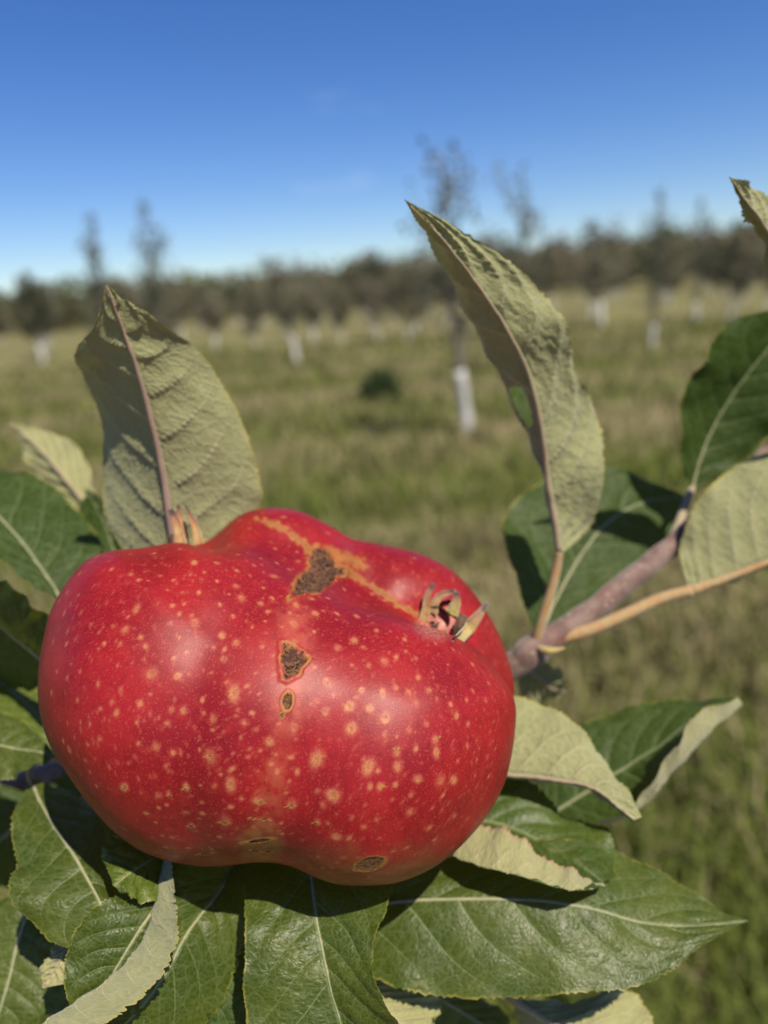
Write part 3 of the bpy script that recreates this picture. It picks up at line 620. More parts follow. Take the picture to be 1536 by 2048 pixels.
def mat_apple():
    b = NB('apple_skin'); tc = b.n('TexCoord').outputs['Object']
    n1 = b.noise(tc, 55, 4); n2 = b.noise(tc, 420, 3); n3 = b.noise(tc, 2500, 1.5)
    mp = b.n('Mapping'); b.link(tc, mp.inputs[0]); mp.inputs['Scale'].default_value = (1, 1, 0.25)
    st = b.noise(mp.outputs[0], 900, 3)
    c = b.mix(b.ss(n1, 0.35, 0.68), (0.245, 0.006, 0.012), (0.370, 0.013, 0.017))
    c = b.mix(b.math('MULTIPLY', b.ss(st, 0.48, 0.72), 0.35), c, (0.15, 0.004, 0.008))
    c = b.mix(b.math('MULTIPLY', b.ss(n2, 0.50, 0.72), 0.42), c, (0.40, 0.030, 0.024))
    c = b.mix(b.math('MULTIPLY', b.ss(n3, 0.56, 0.72), 0.6), c, (0.44, 0.075, 0.05))
    c = b.mix(b.math('MULTIPLY', b.attr('pale'), b.ss(n2, 0.25, 0.6)), c, (0.62, 0.16, 0.10))
    c = b.mix(b.math('MULTIPLY', b.attr('stripe'), b.ss(n2, 0.3, 0.6)), c, (0.50, 0.16, 0.07))
    c = b.mix(b.math('MULTIPLY', b.attr('green'), b.ss(n2, 0.25, 0.7, 0.35, 0.85)), c, (0.30, 0.19, 0.05))
    c = b.mix(b.math('MULTIPLY', b.attr('dot'), b.ss(n3, 0.25, 0.6, 0.5, 0.95)), c, b.mix(b.ss(b.attr('dot'), 0.3, 0.85), (0.52, 0.12, 0.075), (0.58, 0.23, 0.10)))
    c = b.mix(b.math('MULTIPLY', b.attr('core'), 0.75), c, (0.34, 0.14, 0.03))
    c = b.mix(b.math('MULTIPLY', b.attr('downy'), b.ss(b.noise(tc, 1500, 3), 0.3, 0.65)), c, (0.58, 0.30, 0.20))
    r = b.attr('russet'); c = b.mix(b.math('MULTIPLY', r, b.ss(b.math('ADD', r, b.math('MULTIPLY', b.math('SUBTRACT', b.noise(tc, 800, 3), 0.5), 1.6)), 0.1, 0.7, 0.15, 0.9)), c, b.mix(n2, (0.50, 0.20, 0.03), (0.40, 0.22, 0.07)))
    s = b.attr('scab')
    cr1 = b.ss(b.noise(tc, 1000, 3, 0.7, dist=1.2), 0.40, 0.56); 
    sc = b.mix(cr1, (0.028, 0.011, 0.008), (0.20, 0.095, 0.045)); sc = b.mix(b.ss(b.noise(tc, 500, 2), 0.5, 0.68), sc, (0.085, 0.036, 0.026))
    c = b.mix(b.math('MULTIPLY', s, b.ss(b.math('ADD', s, b.math('MULTIPLY', n3, 0.6)), 0.6, 0.85)), c, sc)
    h = b.math('ADD', b.math('MULTIPLY', n3, 0.25), b.math('MULTIPLY', b.math('MULTIPLY', cr1, s), 4.0))
    nn = b.bump(h, 0.30, 0.0003)
    ro = b.math('ADD', b.math('ADD', 0.45, b.math('MULTIPLY', s, 0.4)), b.math('MULTIPLY', r, 0.1))
    return b.done(b.bsdf(c, ro, 0.26, nn, k=0.70))
M_APPLE = mat_apple()
apple = bpy.data.objects.new('conjoined_apple', None); COL.objects.link(apple); apple.location = Vector(apple_c)
tag(apple, 'ripe red conjoined double apple with pale dots and brown scars', 'apple')
obj('skin', am, M_APPLE, apple)

def ribbon(name, path, widths, mat, nhint, thick=0.00035, cup=0.3):
    """thin curved blade along a world path"""
    n = 14; p = catmull(path, n); w = np.interp(np.linspace(0, 1, n), np.linspace(0, 1, len(widths)), widths)
    T = np.gradient(p, axis=0); T /= np.linalg.norm(T, axis=1)[:, None]
    sdv = np.cross(T, np.asarray(nhint)); sdv /= np.linalg.norm(sdv, axis=1)[:, None]; nv = np.cross(sdv, T)
    us = np.linspace(-1, 1, 7); V = []
    for sgn in (1, -1):
        V.append(p[:, None] + us[None, :, None] * (w[:, None, None] * sdv[:, None]) * 0.5 + nv[:, None] * ((us ** 2)[None, :, None] * cup * w[:, None, None] + sgn * thick * 0.5))
    V = np.array(V).reshape(-1, 3) ; V += RNG.normal(size=V.shape) * 0.00006
    m = n * 7; i = np.arange(n - 1)[:, None] * 7; j = np.arange(6)[None]
    a = np.stack([i + j, i + j + 1, i + 8 + j, i + 7 + j], -1).reshape(-1, 4); bq = a[:, ::-1] + m
    rim = []
    for k in range(n - 1):
        rim += [(k * 7, k * 7 + 7, k * 7 + 7 + m, k * 7 + m), (k * 7 + 6, k * 7 + 6 + m, k * 7 + 13 + m, k * 7 + 13)]
    e = (n - 1) * 7
    rim += [(e + k, e + k + 1, e + k + 1 + m, e + k + m) for k in range(6)]
    me = mesh_from(name, V, np.vstack([a, bq, np.array(rim)]))
    fattr(me, 'along', np.tile(np.repeat(np.linspace(0, 1, n), 7), 2))
    o = obj(name, me, mat, apple); o.matrix_parent_inverse = Matrix.Translation(-Vector(apple_c))
    return o
ca_ix = surf(868, 1244); ca_d = AD - X2[ca_ix, 2] * APX
def sep(pts, widths, mat, dbase=None):
    path = []
    for a, b, dz in pts:
        if dbase is None:
            ix = surf(a, b); path.append(P(a, b, AD - X2[ix, 2] * APX - dz))
        else: path.append(P(a, b, dbase + dz))
    ribbon('sepal', path, [w * APX * 1.2 for w in widths], mat, -FWn + 0.25 * CRn)
sep([(846, 1240, -.0008), (851, 1212, .0012), (853, 1192, .0025), (866, 1166, .0035)], [18, 15, 12, 4], M_SEPAL)
sep([(862, 1226, .0002), (869, 1204, .002), (886, 1188, .0035), (911, 1183, .004)], [20, 15, 12, 8], M_SEPAL)
sep([(900, 1226, .0002), (909, 1208, .002), (915, 1184, .004)], [26, 19, 6], M_SEPAL_G)
sep([(912, 1266, .0), (917, 1250, .0025), (926, 1229, .004)], [16, 20, 16], M_SEPAL_D)
sep([(904, 1284, -.0008), (928, 1260, .002), (950, 1236, .004), (974, 1204, .005)], [20, 25, 19, 4], M_SEPAL_G)
cv, cq, _ = tube(catmull(np.array([P(872, 1240, ca_d - .0012), P(873, 1238, ca_d + .0005), P(875, 1234, ca_d + .003), P(877, 1231, ca_d + .006)]), 9), np.interp(np.linspace(0, 1, 9), [0, .3, .7, 1], [29, 27, 18, 1]) * APX, 20, cap=False)
o = obj('calyx_cup', mesh_from('calyx_cup', cv, cq), M_CUP, apple); o.matrix_parent_inverse = Matrix.Translation(-Vector(apple_c))
for k in range(6):
    a, b = 866 + rnd.uniform(-9, 9), 1250 + rnd.uniform(-6, 6)
    me = tube_mesh('stamen', [P(a, b, ca_d + .002), P(a + rnd.uniform(-4, 4), b - 4, ca_d - .0005), P(a + rnd.uniform(-7, 7), b - rnd.uniform(-3, 8), ca_d - .0012)], np.array([2.4, 2.2, 1.2]) * APX, 5)
    o = obj('stamen', me, M_SEPAL_D, apple); o.matrix_parent_inverse = Matrix.Translation(-Vector(apple_c))
ld = AD + 60 * APX
def sepl(pts, widths, mat): sep(pts, [w * 0.72 for w in widths], mat, ld)
sepl([(362, 1092, .0), (358, 1060, 0), (350, 1038, 0), (340, 1018, 0)], [24, 22, 18, 10], M_SEPAL)
sepl([(398, 1088, .0), (392, 1058, 0), (383, 1036, 0), (371, 1011, 0)], [24, 18, 13, 3], M_SEPAL)
sepl([(372, 1090, .004), (366, 1050, .004), (360, 1028, .004), (356, 1010, .004)], [18, 14, 11, 7], M_SEPAL)
sepl([(338, 1095, .001), (342, 1080, 0), (344, 1068, 0)], [14, 11, 8], M_SEPAL_D)

# ------------------------------------------------------------------ the branch and its leaves
tree = bpy.data.objects.new('apple_tree', None); COL.objects.link(tree)
tbase = np.array([-0.62, 0.62, 0.0]); tree.location = tbase
tag(tree, 'apple tree branch with serrated green leaves around the big red apple', 'tree')
TI = Matrix.Translation(-Vector(tbase))
def part(name, me, mat, parent=None):
    o = obj(name, me, mat, parent or tree)
    if parent is None: o.matrix_parent_inverse = TI
    return o
twig_c = np.array([(-420, 1700, .31), (-150, 1610, .262), (80, 1560, .246), (350, 1500, .240), (620, 1450, .236), (850, 1400, .228), (1010, 1340, .222), (1066, 1302, .220), (1150, 1246, .223), (1260, 1160, .228), (1345, 1090, .233), (1440, 1000, .240), (1560, 880, .247), (1690, 760, .255)], float)
twig = catmull(PP(twig_c), 120)
twig += (np.stack([vnoise(np.stack([np.arange(120) * .35, np.full(120, k_), np.zeros(120)], 1), 60 + k_) for k_ in range(3)], 1) - .5) * 0.0007
trad_ = np.interp(np.linspace(0, 1, 120), [0, .3, .5, .54, .57, .62, .8, 1], [.0058, .0048, .0040, .0046, .0038, .0034, .0030, .0016])
part('twig', tube_mesh('twig', twig, trad_, 18), M_TWIG)
end = twig[0]
limb = catmull(np.array([tbase + (0, 0, 0.55), tbase + (0.10, -0.05, 0.85), (tbase + end) / 2 + (-.02, .08, 0.62), end]), 40)
part('limb', tube_mesh('limb', limb, np.linspace(0.016, 0.0062, 40), 12), M_BARK)
tz = np.linspace(0, 1.9, 16)
part('trunk', tube_mesh('trunk', tbase + np.stack([0.03 * np.sin(tz * 2), 0.03 * np.cos(tz * 1.7) - .03, tz], 1), np.interp(tz, [0, .1, 1.9], [.045, .034, .012]), 14), M_BARK)

def leaf(M, left, right, side, mat=None, petiole=True, base_r=7.0, nv=190, nuh=18, bulge=(0.10, 0.10), teeth=46, tooth=4.0, seed=0,
         nlat=8.0, quilt=0.5, wave=2.0, label=None, midmat=None, pet_mat=None, pet_path=None, hole=None, ridge_k=1.0, scallop=False):
    """M: midrib stations (px, py, depth) from base to tip. left/right: lists of curves going outwards from the midrib.
    side: which face looks to the camera in the body ('top' / 'under')."""
    rng = np.random.default_rng(100 + seed); mat = mat or M_LEAF
    ts = np.linspace(0, 1, nv); m3 = catmull(PP(M), ts=ts); px1 = float(np.mean([p[2] for p in M])) / F
    tt = ts * teeth * 1.0 + rng.random(); tt = tt + 0.5 * np.sin(ts * 37 + seed) + 0.4 * np.sin(ts * 83 + 2 * seed)
    fr = tt - np.floor(tt); saw = np.where(fr < 0.78, (fr / 0.78) ** 1.2, 1 - (fr - 0.78) / 0.22) - 0.4
    if scallop: saw = np.sin(np.pi * fr) ** 0.55 - 0.5
    saw = saw * np.clip(np.sin(np.pi * np.clip(ts, 0.03, 0.99)) * 3, 0, 1) * (0.35 + 1.0 * rng.random(int(tt.max()) + 2)[np.floor(tt).astype(int)])
    rows, us = [], np.concatenate([-np.linspace(1, 0, nuh + 1) ** 0.9, (np.linspace(0, 1, nuh + 1) ** 0.9)[1:]])
    halves = []
    for sgn, curves, bl in ((-1, left, bulge[0]), (1, right, bulge[1])):
        C = [m3] + [catmull(PP(c), ts=ts) for c in curves]
        au = (np.linspace(0, 1, nuh + 1)) ** 0.9
        if len(C) == 2:
            pos = C[0][:, None] * (1 - au)[None, :, None] + C[1][:, None] * au[None, :, None]
        else:
            pos = np.stack([catmull(np.stack([c[i] for c in C]), ts=au) for i in range(nv)])
        halves.append((pos, bl, C))
    Lp, Rp = halves[0][0], halves[1][0]
    V = np.concatenate([Lp[:, ::-1], Rp[:, 1:]], axis=1)            # (nv, 2nuh+1, 3)
    nu = V.shape[1]
    dv = np.gradient(V, axis=0); du = np.gradient(V, axis=1); N = np.cross(du, dv); N /= np.linalg.norm(N, axis=2)[..., None] + 1e-12
    # consistent sign: towards the camera at the body's middle on the wide half
    for _ in range(3):
        N = (N + np.roll(N, 1, 0) + np.roll(N, -1, 0)) / 3; N /= np.linalg.norm(N, axis=2)[..., None] + 1e-12
    flip = 1.0
    jl = nuh // 2 if len(left) >= len(right) or True else 0
    body = [nuh - nuh // 2, nuh + nuh // 2]
    tocam = CAMn - V[nv // 2, body[0]]; s1 = N[nv // 2, body[0]] @ tocam; s2 = N[nv // 2, body[1]] @ (CAMn - V[nv // 2, body[1]])
    facing = np.sign(s1 if abs(s1) > abs(s2) else s2)
    top = N * facing if side == 'top' else -N * facing           # the true upper-side normal
    top_is_N = (facing > 0) == (side == 'top')
    width = np.linalg.norm(V[:, 0] - V[:, nuh], axis=1) * 0.5 + np.linalg.norm(V[:, -1] - V[:, nuh], axis=1) * 0.5
    length = np.linalg.norm(np.diff(m3, axis=0), axis=1).sum()
    U = us[None, :].repeat(nv, 0); A = np.abs(U); VV = ts[:, None].repeat(nu, 1)
    lat = (VV - 0.20 * A - 0.10 * A ** 3) * nlat + seed * 0.37 + 0.5 * (vnoise(np.stack([VV * 5, U * 1.2, 0 * U + seed], -1).reshape(-1, 3), 50 + seed).reshape(nv, nu) - .5)
    latq = lat + 0.43 * (U > 0)
    ql = (np.abs(np.sin(np.pi * (latq - 0.5))) ** 0.8 - 0.5) * np.clip(A * 5, 0, 1) * (1 - 0.55 * A) * (1.0 if side == 'under' else 0.4)
    frq = latq - np.floor(latq) - 0.5
    ridge = -np.exp(-(frq / 0.045) ** 2) * np.clip(A * 8, 0, 1) * (1 - A) * 0.00045 * ridge_k
    tert = (np.abs(np.sin(np.pi * (A * 8 + 0.8 * np.floor(latq) + 1.3 * frq + 2 * vnoise(np.stack([VV * 9, U * 3, 0 * U], -1).reshape(-1, 3), seed).reshape(nv, nu)))) ** 0.7 - 0.5) * np.clip((np.abs(frq)) * 6, 0, 1) * (1 - A ** 4) * 0.00055 * quilt * (1.0 if side == 'under' else 0.45)
    ql = ql + (ridge * (quilt > 0.2) + tert) / (max(quilt, 0.05) * 0.0015)
    endf = np.clip(np.minimum(ts / 0.10, (1 - ts) / 0.10), 0, 1)[:, None]
    bl = np.where(U < 0, bulge[0], bulge[1])
    dome = bl * 4 * A * (1 - A) * 0.25 * width[:, None]
    wv = (np.sin(VV * 17 + seed + 1.5 * np.sign(U)) + 0.6 * np.sin(VV * 41 + seed * 2)) * A ** 3 * wave * px1 * 3.0
    nz = (vnoise(np.stack([VV * length / .006, U * width.max() / .006, 0 * U + seed], -1).reshape(-1, 3), seed).reshape(nv, nu) - .5) * 0.0006
    V = V + top * ((ql * quilt * 0.0015 + dome + wv + nz) * endf)[..., None]
    for c0, c1, sgn in ((0, nuh, -1), (nu - 1, nuh, 1)):
        out = V[:, c0] - V[:, c0 + (4 if sgn < 0 else -4)]; out /= np.linalg.norm(out, axis=1)[:, None] + 1e-9
        e = np.clip((A - 0.86) / 0.14, 0, 1) * ((U * sgn) > 0)
        V = V + out[:, None] * (saw[:, None] * e * tooth * 1.45 * px1)[..., None]
    i = np.arange(nv - 1)[:, None] * nu; j = np.arange(nu - 1)[None]
    Q = np.stack([i + j, i + j + 1, i + nu + j + 1, i + nu + j], -1).reshape(-1, 4)
    if not top_is_N: Q = Q[:, ::-1]
    if hole:
        cu_, cv_ = U.reshape(-1)[Q].mean(1), VV.reshape(-1)[Q].mean(1)
        ang = np.arctan2(cv_ - hole[1], (cu_ - hole[0]) * 0.3); Q = Q[np.hypot((cu_ - hole[0]) / hole[2], (cv_ - hole[1]) / hole[3]) > 1 + 0.15 * np.sin(3 * ang)]
    me = mesh_from('leaf', V.reshape(-1, 3), Q)
    vattr(me, 'leaf_uv', np.stack([U, VV, 0 * U], -1).reshape(-1, 3))
    mmx = (U * width[:, None]) * 1000; mmy = VV * length * 1000
    vattr(me, 'leaf_mm', np.stack([mmx, mmy, 0 * U + seed * 13.7], -1).reshape(-1, 3)); fattr(me, 'lateral', lat.reshape(-1)); fattr(me, 'mid_mm', mmx.reshape(-1))
    o = part('leaf', me, mat)
    if label: o['label'] = label
    # midrib: raised on the under side, flush on the upper side
    mk = base_r * (1.0 if side == 'under' else 0.85); rr_ = np.interp(ts, [0, 0.5, 1], [mk, mk * 0.55, 0.8]) * px1
    mp_ = V[:, nuh] - top[:, nuh] * (rr_ * 0.75)[:, None]
    k = np.arange(2, nv - 2, 3)
    mo = obj('midrib', tube_mesh('midrib', mp_[k], rr_[k], 8), midmat or (M_MID if side == 'under' else M_MIDT), o)
    # petiole from the twig (or along a given path)
    if petiole:
        b0 = mp_[2]
        if pet_path is not None:
            path = catmull(np.vstack([PP(pet_path), b0]), 30); prad = np.linspace(1.35 * base_r, base_r, 30) * px1
        else:
            dirn = mp_[2] - mp_[8]; dirn /= np.linalg.norm(dirn)
            att = twig[np.argmin(np.linalg.norm(twig - (b0 + dirn * 0.012), axis=1))]
            t_ = np.linspace(0, 1, 24)[:, None]; cpt = b0 + dirn * np.linalg.norm(att - b0) * 0.45
            path = (att * (1 - t_) ** 2 + 2 * cpt * t_ * (1 - t_) + b0 * t_ ** 2); prad = np.linspace(base_r * 1.25, base_r, 24) * px1
        prad = prad.copy(); prad[:3] *= np.array([1.35, 1.2, 1.08])
        obj('petiole', tube_mesh('petiole', path, prad, 10), pet_mat or M_PET, o)
    return o
def Z(pts, ds):
    ds = np.interp(np.linspace(0, 1, len(pts)), np.linspace(0, 1, len(ds)), ds); return [(a, b, d) for (a, b), d in zip(pts, ds)]

# upper left leaf, under side to the camera
leaf(Z([(352,1150),(340,1030),(322,920),(298,820),(272,730),(250,670),(228,610),(212,568)], [.202,.199,.194,.188,.182,.178,.174,.171]),
     [Z([(300,1150),(218,1060),(207,950),(203,850),(168,755),(150,708),(190,650),(212,568)], [.206,.208,.206,.200,.190,.182,.176,.171])],
     [Z([(420,1150),(514,1025),(520,960),(494,870),(450,780),(400,705),(305,632),(212,568)], [.205,.206,.203,.200,.196,.190,.178,.171])],
     'under', seed=1, base_r=8, tooth=5, quilt=0.28, wave=.8, ridge_k=1.9, label='upright pale leaf underside with pinkish midrib behind the left of the apple', midmat=M_MIDP, bulge=(-.05,-.10))
# tall upright leaf right of centre
leaf(Z([(1118,1108),(1106,1030),(1096,955),(1084,860),(1062,760),(1022,670),(960,575),(885,480),(808,398)], [.214,.211,.207,.201,.195,.188,.180,.172,.165]),
     [Z([(1116,1106),(1098,1020),(1088,950),(1055,870),(1012,780),(968,690),(905,570),(850,465),(808,398)], [.214,.213,.212,.210,.205,.198,.188,.176,.165]),
      Z([(1117,1107),(1110,1030),(1104,945),(1088,850),(1055,750),(1012,660),(945,555),(870,465),(808,398)], [.214,.216,.219,.221,.218,.210,.197,.181,.165])],
     [Z([(1122,1108),(1180,1050),(1212,945),(1192,830),(1150,738),(1136,648),(1058,560),(930,465),(808,398)], [.214,.219,.210,.211,.200,.189,.186,.174,.165])],
     'under', seed=2, base_r=9, tooth=6, teeth=44, quilt=0.8, label='tall upright pale leaf, tip against the sky, with a small hole', bulge=(-.05,-.16), hole=(-0.27,0.455,0.15,0.055),
     pet_path=Z([(1066,1302),(1082,1245),(1104,1175),(1114,1130)], [.220,.217,.215,.214]))
# green leaf behind the stalk, right
leaf(Z([(1072,1285),(1105,1215),(1150,1130),(1210,1050),(1285,1005),(1372,992)], [.232,.238,.245,.252,.258,.262]),
     [Z([(1070,1283),(1035,1150),(1003,1045),(1090,958),(1235,938),(1372,992)], [.232,.236,.246,.256,.262,.262])],
     [Z([(1074,1287),(1130,1255),(1215,1200),(1290,1140),(1350,1075),(1372,992)], [.232,.236,.242,.249,.256,.262])],
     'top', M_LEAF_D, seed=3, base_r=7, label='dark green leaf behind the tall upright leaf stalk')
# right edge green leaf
leaf(Z([(1385,978),(1402,912),(1440,830),(1490,755),(1550,680),(1620,600)], [.246,.247,.246,.243,.240,.236]),
     [Z([(1383,978),(1362,915),(1362,805),(1402,730),(1450,652),(1620,600)], [.246,.243,.238,.233,.232,.236]) ],
     [Z([(1388,978),(1470,932),(1545,865),(1620,790),(1660,700),(1620,600)], [.246,.246,.242,.236,.233,.236])],
     'top', M_LEAF_D, seed=4, base_r=7, label='glossy green leaf at the right edge on a pale stalk', bulge=(.12,.12),
     pet_path=Z([(1340,1092),(1358,1045),(1375,1000)], [.233,.238,.243]), pet_mat=M_MID)
# right edge pale leaf over long orange stalk
leaf(Z([(1378,1178),(1440,1157),(1536,1122),(1640,1075),(1760,1010)], [.222,.221,.219,.216,.213]),
     [Z([(1376,1178),(1362,1085),(1425,968),(1570,902),(1760,1010)], [.222,.226,.226,.222,.213])],
     [Z([(1380,1180),(1445,1166),(1540,1140),(1645,1105),(1760,1012)], [.222,.232,.238,.234,.213])],
     'under', seed=5, base_r=11, quilt=0.35, label='pale leaf underside at the right edge above a long orange stalk', bulge=(-.12,-.05), midmat=M_PET,
     pet_path=Z([(1082,1292),(1122,1276),(1180,1260),(1250,1230),(1320,1198)], [.2215,.2205,.2198,.220,.221]))
# corner leaf tip
leaf(Z([(1660,700),(1610,600),(1560,500),(1505,420),(1457,353)], [.200,.192,.185,.178,.172]),
     [Z([(1658,702),(1560,610),(1526,500),(1488,425),(1457,353)], [.200,.197,.190,.180,.172])],
     [Z([(1664,700),(1690,560),(1620,450),(1530,385),(1457,353)], [.200,.195,.188,.180,.172])],
     'under', seed=6, base_r=7, label='pointed pale leaf tip in the upper right corner')
# left side
leaf(Z([(215,1085),(168,1005),(112,935),(62,882),(18,845)], [.255,.258,.262,.265,.268]),
     [Z([(213,1087),(142,1012),(86,968),(48,905),(18,845)], [.255,.260,.265,.267,.268])],
     [Z([(217,1083),(184,960),(152,890),(86,859),(18,845)], [.255,.260,.265,.267,.268])],
     'under', M_LEAF_Y, seed=7, base_r=5, tooth=2, label='small pale yellowish leaf at the left above the dark green leaf')
leaf(Z([(132,1215),(85,1142),(25,1062),(-60,980),(-150,920)], [.215,.219,.224,.230,.236]),
     [Z([(130,1217),(62,1166),(-18,1110),(-110,1020),(-150,920)], [.215,.214,.217,.224,.236])],
     [Z([(134,1213),(206,1108),(140,1002),(40,942),(-150,920)], [.215,.226,.236,.240,.236])],
     'top', M_LEAF_D, seed=8, base_r=6, label='broad dark green leaf at the left edge beside the apple')
leaf(Z([(235,1140),(222,1080),(200,1025),(172,975)], [.235,.240,.244,.248]),
     [Z([(233,1140),(180,1085),(160,1030),(172,975)], [.235,.240,.246,.248])],
     [Z([(237,1140),(250,1090),(222,1015),(172,975)], [.235,.236,.241,.248])],
     'top', M_LEAF_D, seed=9, base_r=4, tooth=2)
leaf(Z([(105,1338),(45,1288),(-20,1242),(-120,1185)], [.202,.205,.209,.214]),
     [Z([(103,1340),(62,1378),(-40,1345),(-120,1185)], [.202,.222,.230,.216])],
     [Z([(107,1336),(98,1246),(15,1172),(-120,1185)], [.202,.184,.186,.205])],
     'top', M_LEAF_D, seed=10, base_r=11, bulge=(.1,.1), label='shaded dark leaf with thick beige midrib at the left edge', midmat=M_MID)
leaf(Z([(120,1500),(70,1425),(10,1370),(-90,1320)], [.216,.222,.228,.236]),
     [Z([(118,1502),(40,1470),(-40,1420),(-90,1320)], [.216,.214,.220,.236])],
     [Z([(122,1498),(110,1390),(40,1330),(-90,1320)], [.216,.226,.236,.236])],
     'top', M_LEAF_Y, seed=11, base_r=5, label='green leaf with yellow blotches left of the apple')
leaf(Z([(-160,1470),(-80,1478),(0,1490),(60,1502),(112,1512)], [.198,.196,.194,.193,.192]),
     [Z([(-160,1468),(-90,1420),(0,1428),(62,1455),(112,1512)], [.198,.202,.202,.199,.192])],
     [Z([(-160,1472),(-70,1560),(0,1562),(55,1540),(112,1512)], [.198,.192,.188,.188,.192])],
     'top', M_LEAF, seed=12, base_r=5, petiole=False, label='shiny green leaf tip touching the lower left of the apple')
leaf(Z([(60,1560),(100,1640),(150,1715),(195,1795),(216,1860),(226,1905)], [.198,.184,.174,.167,.163,.160]),
     [Z([(58,1562),(24,1650),(33,1730),(20,1795),(108,1885),(226,1905)], [.198,.182,.173,.166,.163,.160])],
     [Z([(62,1558),(158,1590),(208,1660),(218,1740),(244,1835),(226,1905)], [.198,.192,.182,.175,.167,.160])],
     'top', M_LEAF, seed=13, base_r=7, bulge=(.12,.12), label='green leaf half in the apple shadow at lower left')
leaf(Z([(75,1770),(40,1868),(20,1950),(0,2020),(-30,2100)], [.196,.190,.186,.183,.180]),
     [Z([(73,1770),(-40,1830),(-90,1920),(-100,2010),(-30,2100)], [.196,.192,.188,.185,.180])],
     [Z([(77,1770),(120,1860),(150,1950),(120,2030),(-30,2100)], [.196,.192,.188,.184,.180])],
     'top', M_LEAF, seed=14, base_r=7, label='green leaf with pale midrib in the lower left corner')
leaf(Z([(345,1770),(300,1830),(255,1900),(215,1970),(190,2040),(170,2110)], [.170,.162,.158,.156,.155,.154]),
     [Z([(343,1768),(230,1792),(165,1840),(134,1915),(136,2000),(170,2110)], [.170,.161,.156,.154,.153,.154])],
     [Z([(347,1772),(360,1850),(350,1930),(320,2010),(270,2070),(170,2110)], [.170,.166,.163,.161,.159,.154])],
     'top', M_LEAF, seed=15, base_r=6, tooth=7, teeth=22, scallop=True, label='green leaf with scalloped left margin under the curled pale leaf')
# leaf with its left margin rolled over (pale scalloped strip)
leaf(Z([(470,1720),(440,1782),(402,1830),(366,1880),(330,1950),(270,2030),(180,2110)], [.184,.176,.170,.165,.161,.158,.156]),
     [Z([(340,1700),(318,1790),(290,1870),(238,1942),(168,1995),(90,2042),(20,2100)], [.172,.165,.160,.156,.153,.151,.150]),
      Z([(336,1700),(352,1800),(352,1872),(322,1950),(266,2005),(196,2055),(60,2120)], [.168,.158,.153,.150,.148,.146,.146])],
     [Z([(485,1710),(486,1760),(488,1840),(470,1930),(430,2020),(350,2090),(180,2120)], [.184,.180,.174,.170,.166,.162,.157])],
     'top', M_LEAF, seed=16, base_r=6, tooth=9, teeth=17, scallop=True, wave=.6, bulge=(0,.08), label='leaf below the apple, left margin curled over into a pale scalloped strip')
leaf(Z([(500,1880),(440,1920),(395,1970),(355,2030),(320,2110)], [.178,.172,.168,.165,.163]),
     [Z([(498,1878),(410,1925),(360,1990),(330,2040),(318,2110)], [.178,.176,.172,.168,.163])],
     [Z([(502,1884),(530,1960),(520,2040),(450,2110),(322,2112)], [.178,.172,.168,.165,.163])],
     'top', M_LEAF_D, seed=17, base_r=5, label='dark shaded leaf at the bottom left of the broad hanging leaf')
leaf(Z([(340,1690),(300,1720),(262,1745),(228,1772)], [.176,.168,.163,.159]),
     [Z([(338,1686),(260,1660),(205,1690),(226,1772)], [.176,.175,.168,.159])],
     [Z([(342,1694),(345,1790),(275,1800),(230,1774)], [.176,.166,.159,.159])],
     'top', M_LEAF_Y, seed=18, base_r=3, label='small bright yellow green leaf below the left of the apple')
leaf(Z([(150,1860),(130,1905),(108,1945),(84,1975)], [.172,.170,.169,.168]),
     [Z([(148,1858),(112,1890),(84,1930),(84,1975)], [.172,.172,.170,.168])],
     [Z([(152,1862),(160,1915),(140,1960),(86,1977)], [.172,.169,.167,.168])],
     'under', M_LEAF_Y, seed=19, base_r=3, tooth=3, label='small pale curled leaf at lower left between two green leaves')
# broad hanging leaf below the apple
leaf(Z([(612,1600),(618,1700),(627,1800),(645,1900),(668,2000),(700,2110),(740,2250)], [.195,.178,.167,.160,.156,.154,.154]),
     [Z([(608,1600),(468,1690),(488,1790),(491,1900),(488,2010),(530,2130),(740,2250)], [.195,.184,.168,.160,.156,.153,.154])],
     [Z([(616,1600),(806,1700),(780,1795),(742,1905),(765,1990),(800,2080),(740,2250)], [.195,.176,.163,.156,.151,.150,.154])],
     'top', M_LEAF, seed=20, base_r=7, bulge=(.10,-.10), nv=240, quilt=.7, tooth=2.5, label='broad green leaf hanging below the middle of the apple')
# big leaf lower right
leaf(Z([(640,1850),(780,1806),(920,1798),(1060,1800),(1170,1815),(1290,1845),(1400,1851),(1497,1842)], [.188,.184,.181,.179,.178,.178,.179,.181]),
     [Z([(640,1846),(800,1740),(980,1700),(1130,1680),(1240,1702),(1320,1745),(1410,1803),(1497,1842)], [.188,.190,.192,.193,.192,.190,.186,.181])],
     [Z([(640,1854),(720,1940),(850,1988),(1010,1996),(1160,1985),(1290,1968),(1400,1893),(1497,1842)], [.188,.178,.173,.170,.169,.170,.174,.181])],
     'top', M_LEAF, seed=21, base_r=6, bulge=(.12,.10), nv=240, teeth=52, label='large pointed green leaf at the lower right')
